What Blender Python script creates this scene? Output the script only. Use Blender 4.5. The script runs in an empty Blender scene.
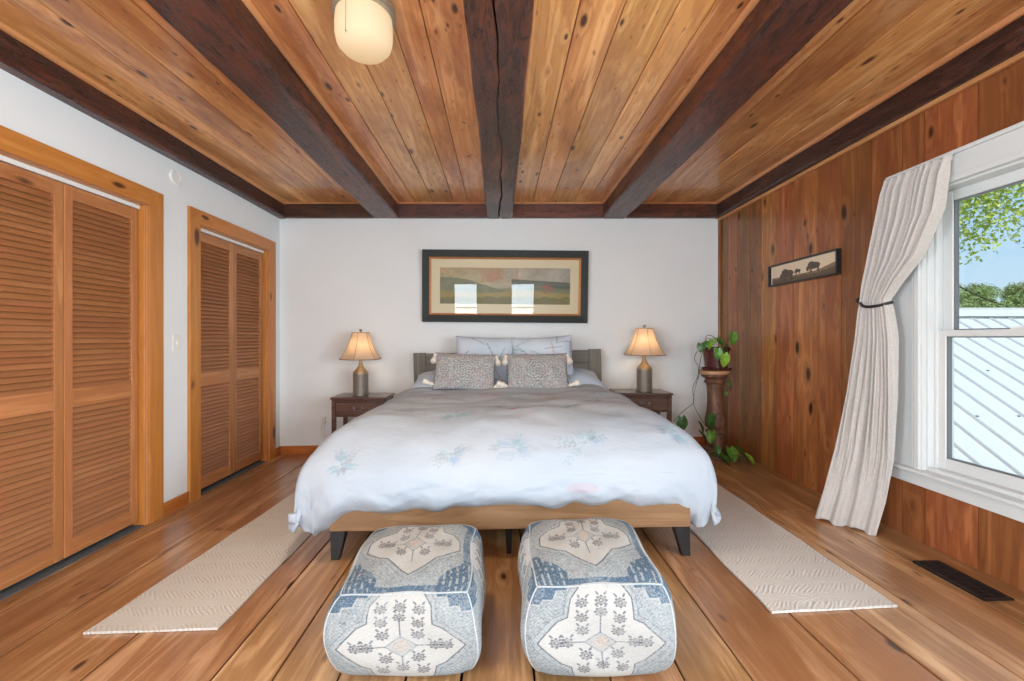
import bpy, math, random
import numpy as np
from mathutils import Vector, Matrix, Euler

S = bpy.context.scene
COL = S.collection
PI = math.pi

# ------------------------------------------------------------------ camera
cam_d = bpy.data.cameras.new('camera')
cam = bpy.data.objects.new('camera', cam_d)
COL.objects.link(cam)
cam.location = (0, 0, 1.18)
cam.rotation_euler = (PI / 2, 0, 0)
cam_d.sensor_width = 36
cam_d.lens = 415 / 1024 * 36
cam_d.shift_x = 0.01123
cam_d.shift_y = -0.00244
cam_d.clip_start = 0.05
cam_d.clip_end = 500
S.camera = cam

# ------------------------------------------------------------------ exposure
S.view_settings.view_transform = 'Standard'
S.view_settings.look = 'None'
S.view_settings.gamma = 1
S.view_settings.use_curve_mapping = False
S.view_settings.exposure = 0.1
S.render.film_transparent = False
S.cycles.use_denoising = True
S.cycles.max_bounces = 8
S.cycles.diffuse_bounces = 5
S.cycles.glossy_bounces = 4
S.cycles.transparent_max_bounces = 12
S.cycles.sample_clamp_indirect = 4

# ------------------------------------------------------------------ world
W = bpy.data.worlds.new('sky')
S.world = W
W.use_nodes = True
nt = W.node_tree
nt.nodes.clear()
wo = nt.nodes.new('ShaderNodeOutputWorld')
bg = nt.nodes.new('ShaderNodeBackground')
tc = nt.nodes.new('ShaderNodeTexCoord')
sx = nt.nodes.new('ShaderNodeSeparateXYZ')
rp = nt.nodes.new('ShaderNodeValToRGB')
nt.links.new(tc.outputs['Generated'], sx.inputs[0])
nt.links.new(sx.outputs['Z'], rp.inputs[0])
rp.color_ramp.elements[0].position = 0.0
rp.color_ramp.elements[0].color = (0.66, 0.82, 0.94, 1)
rp.color_ramp.elements[1].position = 0.5
rp.color_ramp.elements[1].color = (0.26, 0.50, 0.86, 1)
e = rp.color_ramp.elements.new(0.16)
e.color = (0.48, 0.72, 0.94, 1)
nt.links.new(rp.outputs[0], bg.inputs[0])
nt.links.new(bg.outputs[0], wo.inputs[0])
bg.inputs[1].default_value = 1.0

def light(name, kind, loc, rot, energy, color=(1, 1, 1), **kw):
    d = bpy.data.lights.new(name, kind)
    d.energy = energy
    d.color = color
    for k, v in kw.items():
        setattr(d, k, v)
    o = bpy.data.objects.new(name, d)
    COL.objects.link(o)
    o.location = loc
    o.rotation_euler = rot
    return o

# sun: behind the house, high; lights the garden and the neighbouring roof
light('sun', 'SUN', (0, 0, 20), (math.radians(38), 0, math.radians(-22)), 2.9, (1.0, 0.96, 0.9), angle=math.radians(1.5))
# daylight outside the rear windows; side windows and their lamps are added fill
DAY = (0.82, 0.92, 1.0)
light('added_fill_right', 'AREA', (2.62, 0.02, 1.30), (0, math.radians(78), 0), 170, DAY, shape='RECTANGLE', size=1.5, size_y=1.2)  # added lamp at an unseen window, brightens the floor from the right
light('added_fill_right', 'AREA', (2.62, -2.4, 1.35), (0, math.radians(90), 0), 260, DAY, shape='RECTANGLE', size=1.5, size_y=1.6)  # added fill lamp behind an invented window, far right
light('added_fill_left', 'AREA', (-2.62, -0.45, 1.30), (0, math.radians(-78), 0), 140, DAY, shape='RECTANGLE', size=1.5, size_y=1.1)  # added lamp at an unseen window, side fill from the left
light('added_fill_left', 'AREA', (-2.62, -2.7, 1.35), (0, math.radians(-90), 0), 260, DAY, shape='RECTANGLE', size=1.5, size_y=1.4)  # added fill lamp behind an invented window, far left
light('daylight_window_rear', 'AREA', (-1.12, -4.63, 1.4), (math.radians(90), 0, 0), 85, DAY, shape='RECTANGLE', size=0.78, size_y=1.6)
light('daylight_window_rear', 'AREA', (0.70, -4.63, 1.4), (math.radians(90), 0, 0), 85, DAY, shape='RECTANGLE', size=0.78, size_y=1.6)

# ------------------------------------------------------------------ helpers
def tag(o, label=None, cat=None, group=None, kind=None):
    if label: o['label'] = label
    if cat: o['category'] = cat
    if group: o['group'] = group
    if kind: o['kind'] = kind
    return o

def empty(name, loc=(0, 0, 0), rot=(0, 0, 0), parent=None):
    o = bpy.data.objects.new(name, None)
    COL.objects.link(o)
    o.location = loc
    o.rotation_euler = rot
    o.empty_display_size = 0.05
    o.parent = parent
    return o

class MB:
    """collects shapes, links them as ONE mesh"""
    def __init__(s):
        s.v = []; s.f = []; s.c = []; s.col = (0.5, 0.5, 0.5, 1); s.vc = None
    def add(s, vs, fs):
        b = len(s.v)
        s.v += [tuple(p) for p in vs]
        for f in fs:
            s.f.append(tuple(i + b for i in f)); s.c.append(s.col)
    def rnd(s, R):
        s.col = (R.random(), R.random(), R.random(), 1)
    def box(s, x0, x1, y0, y1, z0, z1, M=None):
        vs = [Vector((x, y, z)) for z in (z0, z1) for y in (y0, y1) for x in (x0, x1)]
        if M is not None: vs = [M @ v for v in vs]
        s.add(vs, [(0, 2, 3, 1), (4, 5, 7, 6), (0, 1, 5, 4), (2, 6, 7, 3), (0, 4, 6, 2), (1, 3, 7, 5)])
    def hexa(s, vs):
        s.add(vs, [(0, 2, 3, 1), (4, 5, 7, 6), (0, 1, 5, 4), (2, 6, 7, 3), (0, 4, 6, 2), (1, 3, 7, 5)])
    def lathe(s, prof, n=32, M=None, cap=True):
        vs = []; fs = []
        for r, z in prof:
            for k in range(n):
                a = 2 * PI * k / n
                vs.append(Vector((r * math.cos(a), r * math.sin(a), z)))
        m = len(prof)
        for i in range(m - 1):
            for k in range(n):
                k2 = (k + 1) % n
                fs.append((i * n + k, i * n + k2, (i + 1) * n + k2, (i + 1) * n + k))
        if cap:
            if prof[0][0] > 1e-4: fs.append(tuple(reversed(range(n))))
            if prof[-1][0] > 1e-4: fs.append(tuple(range((m - 1) * n, m * n)))
        if M is not None: vs = [M @ v for v in vs]
        s.add(vs, fs)
    def tube(s, pts, r, n=8, closed=False):
        pts = [Vector(p) for p in pts]
        m = len(pts)
        rr = r if isinstance(r, (list, tuple)) else [r] * m
        vs = []; fs = []
        prev = None
        for i, p in enumerate(pts):
            if closed: t = pts[(i + 1) % m] - pts[i - 1]
            else: t = pts[min(i + 1, m - 1)] - pts[max(i - 1, 0)]
            t.normalize()
            if prev is None:
                up = Vector((0, 0, 1)) if abs(t.z) < 0.9 else Vector((1, 0, 0))
                a = t.cross(up).normalized()
            else:
                a = (prev - t * prev.dot(t)).normalized()
            prev = a
            b = t.cross(a)
            for k in range(n):
                an = 2 * PI * k / n
                vs.append(p + (a * math.cos(an) + b * math.sin(an)) * rr[i])
        last = m if closed else m - 1
        for i in range(last):
            j = (i + 1) % m
            for k in range(n):
                k2 = (k + 1) % n
                fs.append((i * n + k, i * n + k2, j * n + k2, j * n + k))
        if not closed:
            fs.append(tuple(reversed(range(n)))); fs.append(tuple(range((m - 1) * n, m * n)))
        s.add(vs, fs)
    def extrude(s, poly, axis, a, b):
        """poly of 2D points swept along an axis: 'x' uses (y,z), 'y' uses (x,z), 'z' uses (x,y)"""
        def P(p, t):
            return {'x': (t, p[0], p[1]), 'y': (p[0], t, p[1]), 'z': (p[0], p[1], t)}[axis]
        n = len(poly)
        vs = [P(p, a) for p in poly] + [P(p, b) for p in poly]
        fs = [(i, (i + 1) % n, (i + 1) % n + n, i + n) for i in range(n)]
        fs += [tuple(reversed(range(n))), tuple(range(n, 2 * n))]
        s.add(vs, fs)
    def build(s, name, mat, parent=None, smooth=None, bevel=0, seg=2, loc=None, rot=None, fix=True):
        me = bpy.data.meshes.new(name)
        me.from_pydata(s.v, [], s.f)
        if mat: me.materials.append(mat)
        ca = me.color_attributes.new('bd', 'FLOAT_COLOR', 'CORNER')
        cnt = [len(f) for f in s.f]
        arr = np.repeat(np.array(s.c, dtype=np.float32), cnt, axis=0).ravel()
        ca.data.foreach_set('color', arr)
        if fix:
            import bmesh
            bm = bmesh.new(); bm.from_mesh(me)
            bmesh.ops.recalc_face_normals(bm, faces=bm.faces)
            bm.to_mesh(me); bm.free()
        if smooth is not None:
            me.shade_smooth()
            if smooth < 180: me.set_sharp_from_angle(angle=math.radians(smooth))
        o = bpy.data.objects.new(name, me)
        COL.objects.link(o)
        o.parent = parent
        if loc: o.location = loc
        if rot: o.rotation_euler = rot
        if bevel:
            b = o.modifiers.new('bevel', 'BEVEL'); b.width = bevel; b.segments = seg
            b.limit_method = 'ANGLE'; b.angle_limit = math.radians(40)
        return o

def grid_mesh(name, P, mat, parent=None, cols=None, closed_u=False, smooth=True):
    """P: array (m,n,3); cols: (m,n,3) colour attribute 'paint'"""
    m, n = P.shape[:2]
    idx = np.arange(m * n).reshape(m, n)
    a = idx[:-1, :-1].ravel(); b = idx[1:, :-1].ravel(); c = idx[1:, 1:].ravel(); d = idx[:-1, 1:].ravel()
    fs = np.stack([a, b, c, d], 1)
    if closed_u:
        a = idx[-1, :-1]; b = idx[0, :-1]; c = idx[0, 1:]; d = idx[-1, 1:]
        fs = np.concatenate([fs, np.stack([a, b, c, d], 1)])
    return raw_mesh(name, P.reshape(-1, 3), fs, mat, parent, None if cols is None else cols.reshape(-1, 3), smooth)

def raw_mesh(name, V, F, mat, parent=None, cols=None, smooth=True):
    me = bpy.data.meshes.new(name)
    me.from_pydata(V.tolist(), [], F.tolist())
    if mat: me.materials.append(mat)
    if cols is not None:
        ca = me.color_attributes.new('paint', 'FLOAT_COLOR', 'POINT')
        arr = np.ones((len(V), 4), dtype=np.float32); arr[:, :3] = cols
        ca.data.foreach_set('color', arr.ravel())
    if smooth: me.shade_smooth()
    o = bpy.data.objects.new(name, me)
    COL.objects.link(o)
    o.parent = parent
    return o

def dup(o, parent=None):
    c = o.copy(); COL.objects.link(c); c.parent = parent
    for ch in [x for x in list(bpy.data.objects) if x.parent == o]:
        dup(ch, c)
    return c

def lin(r, g, b):
    f = lambda c: (c / 255 / 12.92) if c / 255 <= 0.04045 else ((c / 255 + 0.055) / 1.055) ** 2.4
    return (f(r), f(g), f(b))

# ------------------------------------------------------------------ materials
class NT:
    def __init__(s, name):
        s.m = bpy.data.materials.new(name); s.m.use_nodes = True
        s.t = s.m.node_tree; s.n = s.t.nodes; s.n.clear()
        s.out = s.n.new('ShaderNodeOutputMaterial')
        s.b = s.n.new('ShaderNodeBsdfPrincipled')
        s.t.links.new(s.b.outputs[0], s.out.inputs[0])
    def node(s, t, **kw):
        n = s.n.new(t)
        for k, v in kw.items(): setattr(n, k, v)
        return n
    def l(s, a, b): s.t.links.new(a, b)
    def set(s, k, v):
        s.b.inputs[k].default_value = v
    def math(s, op, a, b=None, clamp=False):
        n = s.node('ShaderNodeMath', operation=op, use_clamp=clamp)
        for i, x in enumerate((a, b)):
            if x is None: continue
            if isinstance(x, (int, float)): n.inputs[i].default_value = x
            else: s.l(x, n.inputs[i])
        return n.outputs[0]
    def vmath(s, op, a, b):
        n = s.node('ShaderNodeVectorMath', operation=op)
        for i, x in enumerate((a, b)):
            if isinstance(x, (tuple, list)): n.inputs[i].default_value = x
            else: s.l(x, n.inputs[i])
        return n.outputs[0]
    def mix(s, fac, a, b, mode='MIX'):
        n = s.node('ShaderNodeMix', data_type='RGBA', blend_type=mode)
        if isinstance(fac, (int, float)): n.inputs[0].default_value = fac
        else: s.l(fac, n.inputs[0])
        for i, x in ((6, a), (7, b)):
            if isinstance(x, (tuple, list)): n.inputs[i].default_value = (*x[:3], 1)
            else: s.l(x, n.inputs[i])
        return n.outputs[2]
    def ramp(s, fac, stops, interp='LINEAR'):
        n = s.node('ShaderNodeValToRGB'); n.color_ramp.interpolation = interp
        els = n.color_ramp.elements
        while len(els) < len(stops): els.new(0.5)
        for e_, (p, c) in zip(els, stops):
            e_.position = p
            e_.color = (c, c, c, 1) if isinstance(c, (int, float)) else (*c[:3], 1)
        s.l(fac, n.inputs[0])
        return n.outputs[0]
    def noise(s, vec, scale, detail=4, rough=0.55, dist=0):
        n = s.node('ShaderNodeTexNoise')
        s.l(vec, n.inputs['Vector']); n.inputs['Scale'].default_value = scale
        n.inputs['Detail'].default_value = detail; n.inputs['Roughness'].default_value = rough
        n.inputs['Distortion'].default_value = dist
        return n
    def bump(s, h, strength, dist=0.01):
        n = s.node('ShaderNodeBump'); n.inputs['Strength'].default_value = strength
        n.inputs['Distance'].default_value = dist
        s.l(h, n.inputs['Height']); s.l(n.outputs[0], s.b.inputs['Normal'])
    def coord(s, which='Object'):
        return s.node('ShaderNodeTexCoord').outputs[which]

def plain(name, col, rough=0.5, metal=0, noise=0.0, nscale=20, bump=0, spec=0.5, **kw):
    t = NT(name)
    t.set('Roughness', rough); t.set('Metallic', metal); t.set('Specular IOR Level', spec)
    c = t.coord()
    nz = t.noise(c, nscale, 5)
    if noise:
        d = tuple(x * (1 - noise) for x in col); u = tuple(min(1, x * (1 + noise)) for x in col)
        t.l(t.ramp(nz.outputs[0], [(0.3, d), (0.7, u)]), t.b.inputs['Base Color'])
    else:
        t.set('Base Color', (*col, 1))
    if bump: t.bump(nz.outputs[0], bump, 0.004)
    for k, v in kw.items(): t.set(k.replace('_', ' '), v)
    return t.m

def wood(name, axis, light_c, mid_c, dark_c, knot_c=(0.02, 0.008, 0.004), knots=0.5, ksize=1.0, rough=0.35,
         var=0.3, bump=0.15, coat=0.0, grain=1.0, ringf=22.0, contrast=.75, kd=(5.0, 1.7), blotch=None, blot_amt=0.0, spec=0.5, knots2=0.0, mottle=None, bdist=0.003, cr=0.18):
    t = NT(name)
    at = t.node('ShaderNodeVertexColor', layer_name='bd')
    off = t.vmath('MULTIPLY', at.outputs[0], (13.0, 17.0, 11.0))
    base = t.vmath('ADD', t.coord(), off)
    def st(across, along):
        v = [across] * 3; v['xyz'.index(axis)] = along
        return t.vmath('MULTIPLY', base, tuple(v))
    # knots first: they bend the grain
    kv = st(kd[0], kd[1])
    warp = t.noise(st(6, 3), 1.0, 2)
    kvw = t.vmath('ADD', kv, t.vmath('MULTIPLY', warp.outputs[1], (0.25, 0.25, 0.25)))
    vo = t.node('ShaderNodeTexVoronoi'); t.l(kvw, vo.inputs['Vector']); vo.inputs['Scale'].default_value = 1
    sc = t.node('ShaderNodeSeparateColor'); t.l(vo.outputs['Color'], sc.inputs[0])
    has = t.math('LESS_THAN', sc.outputs[0], knots)
    size = t.math('MULTIPLY', t.math('ADD', sc.outputs[1], 0.45), 0.17 * ksize)
    rel = t.math('DIVIDE', vo.outputs['Distance'], size)
    kn = t.math('MULTIPLY', t.ramp(rel, [(0.55, 1.0), (1.0, 0.0)]), has)
    halo = t.math('MULTIPLY', t.ramp(t.math('MULTIPLY', rel, 0.4), [(0.3, 1.0), (1.0, 0.0)]), has)
    # grain
    g1 = t.noise(st(14 * grain, 0.9), 1.0, 5, 0.6, 0.6)
    bend = t.math('ADD', g1.outputs[0], t.math('MULTIPLY', halo, 0.25))
    rings = t.math('SINE', t.math('MULTIPLY', bend, ringf))
    rings = t.math('MULTIPLY', t.math('ADD', rings, 1.0), 0.5)
    fine = t.noise(st(130 * grain, 3.0), 1.0, 3, 0.7)
    v = t.math('ADD', t.math('MULTIPLY', rings, 0.20 * contrast), t.math('MULTIPLY', fine.outputs[0], 0.22 * contrast))
    v = t.math('ADD', v, t.math('MULTIPLY', bend, 0.50 * contrast))
    v = t.math('ADD', v, 0.52 * (1 - contrast) + 0.05)
    colr = t.ramp(v, [(0.3, dark_c), (0.52, mid_c), (0.74, light_c)])
    if blotch:
        bz = t.noise(st(3.2, 0.9), 1.0, 4, 0.6, 0.8)
        bm_ = t.math('MULTIPLY', t.ramp(bz.outputs[0], [(0.45, 0.0), (0.68, 1.0)]), blot_amt)
        colr = t.mix(bm_, colr, blotch)
    if mottle:
        mz = t.noise(st(34, 9), 1.0, 4, 0.7, 1.2)
        mm = t.ramp(mz.outputs[0], [(0.47, 0.0), (0.60, 1.0)])
        colr = t.mix(t.math('MULTIPLY', mm, 0.75), colr, mottle)
        v = t.math('SUBTRACT', v, t.math('MULTIPLY', mm, 0.35))
    if knots2:
        k2 = t.vmath('ADD', st(kd[0] * 2.6, kd[1] * 2.1), t.vmath('MULTIPLY', warp.outputs[1], (0.9, 0.9, 0.9)))
        v2 = t.node('ShaderNodeTexVoronoi'); t.l(k2, v2.inputs['Vector']); v2.inputs['Scale'].default_value = 1
        s2 = t.node('ShaderNodeSeparateColor'); t.l(v2.outputs['Color'], s2.inputs[0])
        m2 = t.math('MULTIPLY', t.ramp(v2.outputs['Distance'], [(0.10, 1.0), (0.22, 0.0)]), t.math('LESS_THAN', s2.outputs[0], knots2))
        colr = t.mix(t.math('MULTIPLY', m2, 0.75), colr, dark_c if not knots2 else tuple(c_ * .5 for c_ in dark_c))
    colr = t.mix(t.math('MULTIPLY', halo, 0.55), colr, dark_c)
    colr = t.mix(t.math('MULTIPLY', kn, 0.92), colr, knot_c)
    hs = t.node('ShaderNodeHueSaturation')
    sc2 = t.node('ShaderNodeSeparateColor'); t.l(at.outputs[0], sc2.inputs[0])
    t.l(t.math('ADD', t.math('MULTIPLY', sc2.outputs[0], 2 * var), 1 - var), hs.inputs['Value'])
    t.l(t.math('ADD', t.math('MULTIPLY', sc2.outputs[1], 0.09 * var), 0.5 - 0.045 * var), hs.inputs['Hue'])
    t.l(colr, hs.inputs['Color'])
    t.l(hs.outputs[0], t.b.inputs['Base Color'])
    t.l(t.math('ADD', t.math('MULTIPLY', fine.outputs[0], 0.2), rough - 0.1), t.b.inputs['Roughness'])
    t.set('Coat Weight', coat); t.set('Coat Roughness', cr); t.set('Specular IOR Level', spec)
    t.bump(t.math('SUBTRACT', v, kn), bump, bdist)
    return t.m

def painted(name, rough=0.8, bump=0.0, bscale=400, sheen=0.0, spec=0.3, coat=0.0, crumple=0.0):
    t = NT(name)
    at = t.node('ShaderNodeVertexColor', layer_name='paint')
    t.l(at.outputs[0], t.b.inputs['Base Color'])
    t.set('Roughness', rough); t.set('Sheen Weight', sheen); t.set('Specular IOR Level', spec)
    t.set('Coat Weight', coat); t.set('Coat Roughness', 0.05)
    if bump:
        nz = t.noise(t.coord(), bscale, 3)
        h = nz.outputs[0]
        if crumple:
            c1 = t.noise(t.vmath('MULTIPLY', t.coord(), (1, 1.6, 1.6)), 7, 3, .5, 1.5)
            rid = t.math('ABSOLUTE', t.math('SUBTRACT', c1.outputs[0], 0.5))
            rid = t.ramp(rid, [(0.0, 1.0), (0.22, 0.0)])
            h = t.math('ADD', t.math('MULTIPLY', h, .25), t.math('MULTIPLY', rid, crumple))
        t.bump(h, bump, 0.006 if crumple else 0.002)
    return t.m

M = {}
M['wall'] = plain('white_plaster', (0.765, 0.80, 0.82), 0.75, noise=0.015, nscale=2.5, bump=0.04, spec=0.3)
M['white'] = plain('white_trim_paint', (0.66, 0.68, 0.68), 0.4)
M['seal'] = plain('grey_glazing_seal', (0.16, 0.165, 0.17), 0.5)
M['plate'] = plain('white_plastic', (0.78, 0.78, 0.76), 0.35)
M['ceil'] = wood('ceiling_pine', 'y', (0.90, 0.56, 0.26), (0.76, 0.39, 0.15), (0.48, 0.18, 0.05), (0.05, 0.016, 0.008), knots=0.75,
                 ksize=0.95, rough=0.30, var=0.15, bump=0.15, coat=0.35, kd=(11.0, 4.6), blotch=(0.30, 0.09, 0.035), blot_amt=0.7, contrast=.9, knots2=.42, cr=.1)
M['beam'] = wood('hewn_beam', 'y', (0.17, 0.055, 0.030), (0.075, 0.026, 0.018), (0.028, 0.010, 0.008), (0.004, 0.002, 0.002), knots=0.2, contrast=1.2,
                 rough=0.36, var=0.15, bump=0.9, grain=0.7, blotch=(0.20, 0.045, 0.015), blot_amt=0.7, coat=0.3, mottle=(0.010, 0.004, 0.004), bdist=.012)
M['beamx'] = wood('hewn_header', 'x', (0.16, 0.055, 0.025), (0.085, 0.028, 0.016), (0.035, 0.012, 0.008), (0.004, 0.002, 0.002), knots=0.2,
                  rough=0.4, var=0.25, bump=0.7, grain=0.7, blotch=(0.20, 0.05, 0.015), blot_amt=0.7, mottle=(0.02, 0.008, 0.006))
M['bead'] = wood('pine_bead', 'y', (0.66, 0.33, 0.15), (0.56, 0.25, 0.10), (0.40, 0.16, 0.06), knots=0.0, rough=0.35, var=0.08, bump=0.05)
M['floor'] = wood('wide_floor_boards', 'y', (0.60, 0.37, 0.20), (0.44, 0.24, 0.108), (0.24, 0.105, 0.04), (0.035, 0.015, 0.008), knots=0.5,
                  ksize=0.55, rough=0.33, var=0.14, bump=0.15, coat=0.5, kd=(6.5, 2.8), grain=0.9, blotch=(0.25, 0.105, 0.035), blot_amt=0.8, contrast=1.1, knots2=.25, cr=.22)
M['panel'] = wood('wall_pine', 'z', (0.46, 0.195, 0.066), (0.33, 0.120, 0.036), (0.17, 0.052, 0.015), (0.022, 0.008, 0.004), knots=0.6,
                  ksize=0.95, rough=0.34, var=0.26, bump=0.12, coat=0.2, kd=(8.0, 3.4), blotch=(0.16, 0.045, 0.016), blot_amt=0.7, contrast=.9, knots2=.14)
M['casing_z'] = wood('pine_casing', 'z', (0.62, 0.27, 0.072), (0.52, 0.205, 0.045), (0.40, 0.135, 0.026), (0.07, 0.018, 0.006), knots=0.65,
                     ksize=1.0, rough=0.33, var=0.06, bump=0.05, kd=(7, 2.8))
M['casing_y'] = wood('pine_head_casing', 'y', (0.62, 0.27, 0.072), (0.52, 0.205, 0.045), (0.40, 0.135, 0.026), (0.07, 0.018, 0.006), knots=0.6,
                     ksize=1.0, rough=0.33, var=0.06, bump=0.05, kd=(7, 2.8))
M['base_y'] = wood('pine_baseboard', 'y', (0.56, 0.19, 0.045), (0.44, 0.14, 0.03), (0.30, 0.085, 0.018), knots=0.05, rough=0.33, var=0.06, bump=0.05)
M['base_x'] = wood('pine_baseboard_back', 'x', (0.56, 0.19, 0.045), (0.44, 0.14, 0.03), (0.30, 0.085, 0.018), knots=0.05, rough=0.33, var=0.06, bump=0.05)
M['door_z'] = wood('fir_stile', 'z', (0.56, 0.26, 0.105), (0.44, 0.18, 0.066), (0.27, 0.09, 0.03), knots=0.0, rough=0.4, var=0.1, bump=0.08)
M['slat'] = wood('fir_louver', 'y', (0.43, 0.19, 0.082), (0.34, 0.138, 0.055), (0.24, 0.086, 0.032), knots=0.0, rough=0.42, var=0.07, bump=0.05, contrast=.5, grain=.6)
M['rail'] = wood('fir_rail', 'y', (0.56, 0.26, 0.105), (0.44, 0.18, 0.066), (0.27, 0.09, 0.03), knots=0.35, ksize=.6, rough=0.4, var=0.06, bump=0.08, kd=(5, 2), contrast=.7)
M['track'] = plain('white_metal_track', (0.75, 0.75, 0.74), 0.35)
M['carpet'] = plain('grey_closet_carpet', (0.09, 0.105, 0.115), 0.95, noise=0.5, nscale=160, bump=0.5)
M['black'] = plain('dark_gap', (0.01, 0.008, 0.007), 0.9)
M['bedrail'] = wood('acacia_rail', 'x', (0.37, 0.225, 0.12), (0.27, 0.148, 0.072), (0.16, 0.077, 0.036), knots=0.12, rough=0.42, var=0.05, bump=0.08, grain=0.7)
M['headboard'] = wood('grey_stained_board', 'x', (0.24, 0.215, 0.17), (0.155, 0.14, 0.112), (0.07, 0.064, 0.052), knots=0.05, rough=0.5, var=0.12, bump=0.1)
M['headboard_z'] = wood('grey_stained_post', 'z', (0.24, 0.215, 0.17), (0.155, 0.14, 0.112), (0.07, 0.064, 0.052), knots=0.05, rough=0.5, var=0.12, bump=0.1)
M['blackmetal'] = plain('black_metal', (0.012, 0.012, 0.014), 0.35, metal=0.0)
M['night'] = wood('dark_walnut', 'x', (0.17, 0.088, 0.060), (0.11, 0.054, 0.038), (0.05, 0.025, 0.019), knots=0.0, rough=0.28, var=0.1, bump=0.05, coat=0.3)
M['mattress'] = plain('mattress_ticking', (0.72, 0.72, 0.74), 0.85, noise=0.03, nscale=50)
M['paint_cloth'] = painted('printed_cotton', 0.85, bump=0.35, bscale=260, spec=0.2, crumple=.5)
M['paint_weave'] = painted('woven_jacquard', 0.9, bump=0.45, bscale=420, spec=0.2)
M['paint_print'] = painted('art_print', 0.55, spec=0.3)
M['tassel'] = plain('cream_yarn', (0.70, 0.66, 0.58), 0.9, noise=0.12, nscale=120, bump=0.4)
M['pipe'] = plain('pale_piping', (0.40, 0.43, 0.44), 0.9, noise=0.15, nscale=150, bump=0.3)

def rug_mat():
    t = NT('cream_woven_runner')
    c = t.coord()
    sx_ = t.node('ShaderNodeSeparateXYZ'); t.l(c, sx_.inputs[0])
    # zig-zag relief
    zz = t.math('ADD', t.math('PINGPONG', sx_.outputs[1], 0.06), t.math('MULTIPLY', t.noise(c, 9, 2).outputs[0], 0.05))
    ph = t.math('ADD', t.math('MULTIPLY', sx_.outputs[0], 1.0), zz)
    w = t.math('SINE', t.math('MULTIPLY', ph, 2 * PI / 0.022))
    brk = t.noise(c, 26, 2)
    w = t.math('MULTIPLY', w, t.ramp(brk.outputs[0], [(0.42, 0.15), (0.55, 1.0)]))
    fine = t.noise(c, 420, 2)
    h = t.math('ADD', t.math('MULTIPLY', w, 0.6), t.math('MULTIPLY', fine.outputs[0], 0.9))
    t.l(t.ramp(t.math('ADD', t.math('MULTIPLY', w, 0.18), fine.outputs[0]), [(0.25, (0.56, 0.525, 0.475)), (0.7, (0.74, 0.71, 0.66))]), t.b.inputs['Base Color'])
    t.set('Roughness', 0.95); t.set('Specular IOR Level', 0.15)
    t.bump(h, 0.5, 0.005)
    return t.m
M['rug'] = rug_mat()

def linen_mat():
    t = NT('oatmeal_linen')
    c = t.coord()
    a = t.noise(t.vmath('MULTIPLY', c, (40, 40, 700)), 1.0, 2)
    b = t.noise(t.vmath('MULTIPLY', c, (700, 700, 30)), 1.0, 2)
    v = t.math('MULTIPLY', t.math('ADD', a.outputs[0], b.outputs[0]), 0.5)
    t.l(t.ramp(v, [(0.35, (0.46, 0.425, 0.40)), (0.65, (0.62, 0.59, 0.565))]), t.b.inputs['Base Color'])
    t.set('Roughness', 0.95); t.set('Specular IOR Level', 0.15); t.set('Sheen Weight', 0.2)
    t.bump(v, 0.3, 0.002)
    return t.m
M['linen'] = linen_mat()

def glass_mat(name='clear_glass'):
    t = NT(name)
    t.n.remove(t.b)
    tr = t.node('ShaderNodeBsdfTransparent'); tr.inputs[0].default_value = (0.97, 0.98, 0.98, 1)
    gl = t.node('ShaderNodeBsdfGlossy'); gl.inputs['Roughness'].default_value = 0.0
    fr = t.node('ShaderNodeFresnel'); fr.inputs[0].default_value = 1.5
    mx = t.node('ShaderNodeMixShader')
    gm = t.node('ShaderNodeNewGeometry')
    fac = t.math('MULTIPLY', fr.outputs[0], t.math('SUBTRACT', 1.0, gm.outputs['Backfacing']))
    t.l(fac, mx.inputs[0]); t.l(tr.outputs[0], mx.inputs[1]); t.l(gl.outputs[0], mx.inputs[2])
    t.l(mx.outputs[0], t.out.inputs[0])
    return t.m
M['glass'] = glass_mat()

def shade_mat(name, c, em, estr):
    t = NT(name)
    t.n.remove(t.b)
    df = t.node('ShaderNodeBsdfDiffuse'); df.inputs[0].default_value = (*c, 1)
    tl = t.node('ShaderNodeBsdfTranslucent'); tl.inputs[0].default_value = (*c, 1)
    mx = t.node('ShaderNodeMixShader'); mx.inputs[0].default_value = 0.55
    t.l(df.outputs[0], mx.inputs[1]); t.l(tl.outputs[0], mx.inputs[2])
    if estr:
        e_ = t.node('ShaderNodeEmission'); e_.inputs[0].default_value = (*em, 1); e_.inputs[1].default_value = estr
        ad = t.node('ShaderNodeAddShader')
        t.l(mx.outputs[0], ad.inputs[0]); t.l(e_.outputs[0], ad.inputs[1]); t.l(ad.outputs[0], t.out.inputs[0])
    else:
        t.l(mx.outputs[0], t.out.inputs[0])
    return t.m
M['shade'] = shade_mat('beige_lamp_shade', (0.70, 0.56, 0.44), (1, 0.7, 0.4), 0)
M['shade_rib'] = plain('brown_shade_piping', (0.30, 0.19, 0.12), 0.8)
M['globe'] = shade_mat('frosted_ceiling_glass', (0.75, 0.66, 0.5), (1.0, 0.68, 0.38), 0.24)
M['bulb'] = shade_mat('lit_bulb', (0.9, 0.8, 0.6), (1.0, 0.72, 0.4), 6.0)
M['lampbase'] = plain('ribbed_pewter', (0.30, 0.275, 0.245), 0.42, metal=0.6, noise=0.2, nscale=90, bump=0.3)
M['shoulder'] = plain('bronzed_shoulder', (0.46, 0.33, 0.20), 0.38, metal=0.7, noise=0.1, nscale=60)
M['brass'] = plain('aged_brass', (0.55, 0.36, 0.18), 0.35, metal=0.8)
M['chrome'] = plain('chrome', (0.5, 0.5, 0.5), 0.2, metal=1.0)
M['pewter'] = plain('pewter_pull', (0.22, 0.21, 0.2), 0.35, metal=0.9)
M['frame_dark'] = plain('dark_green_black_frame', (0.016, 0.021, 0.020), 0.55, noise=0.3, nscale=30, spec=0.35)
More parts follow.
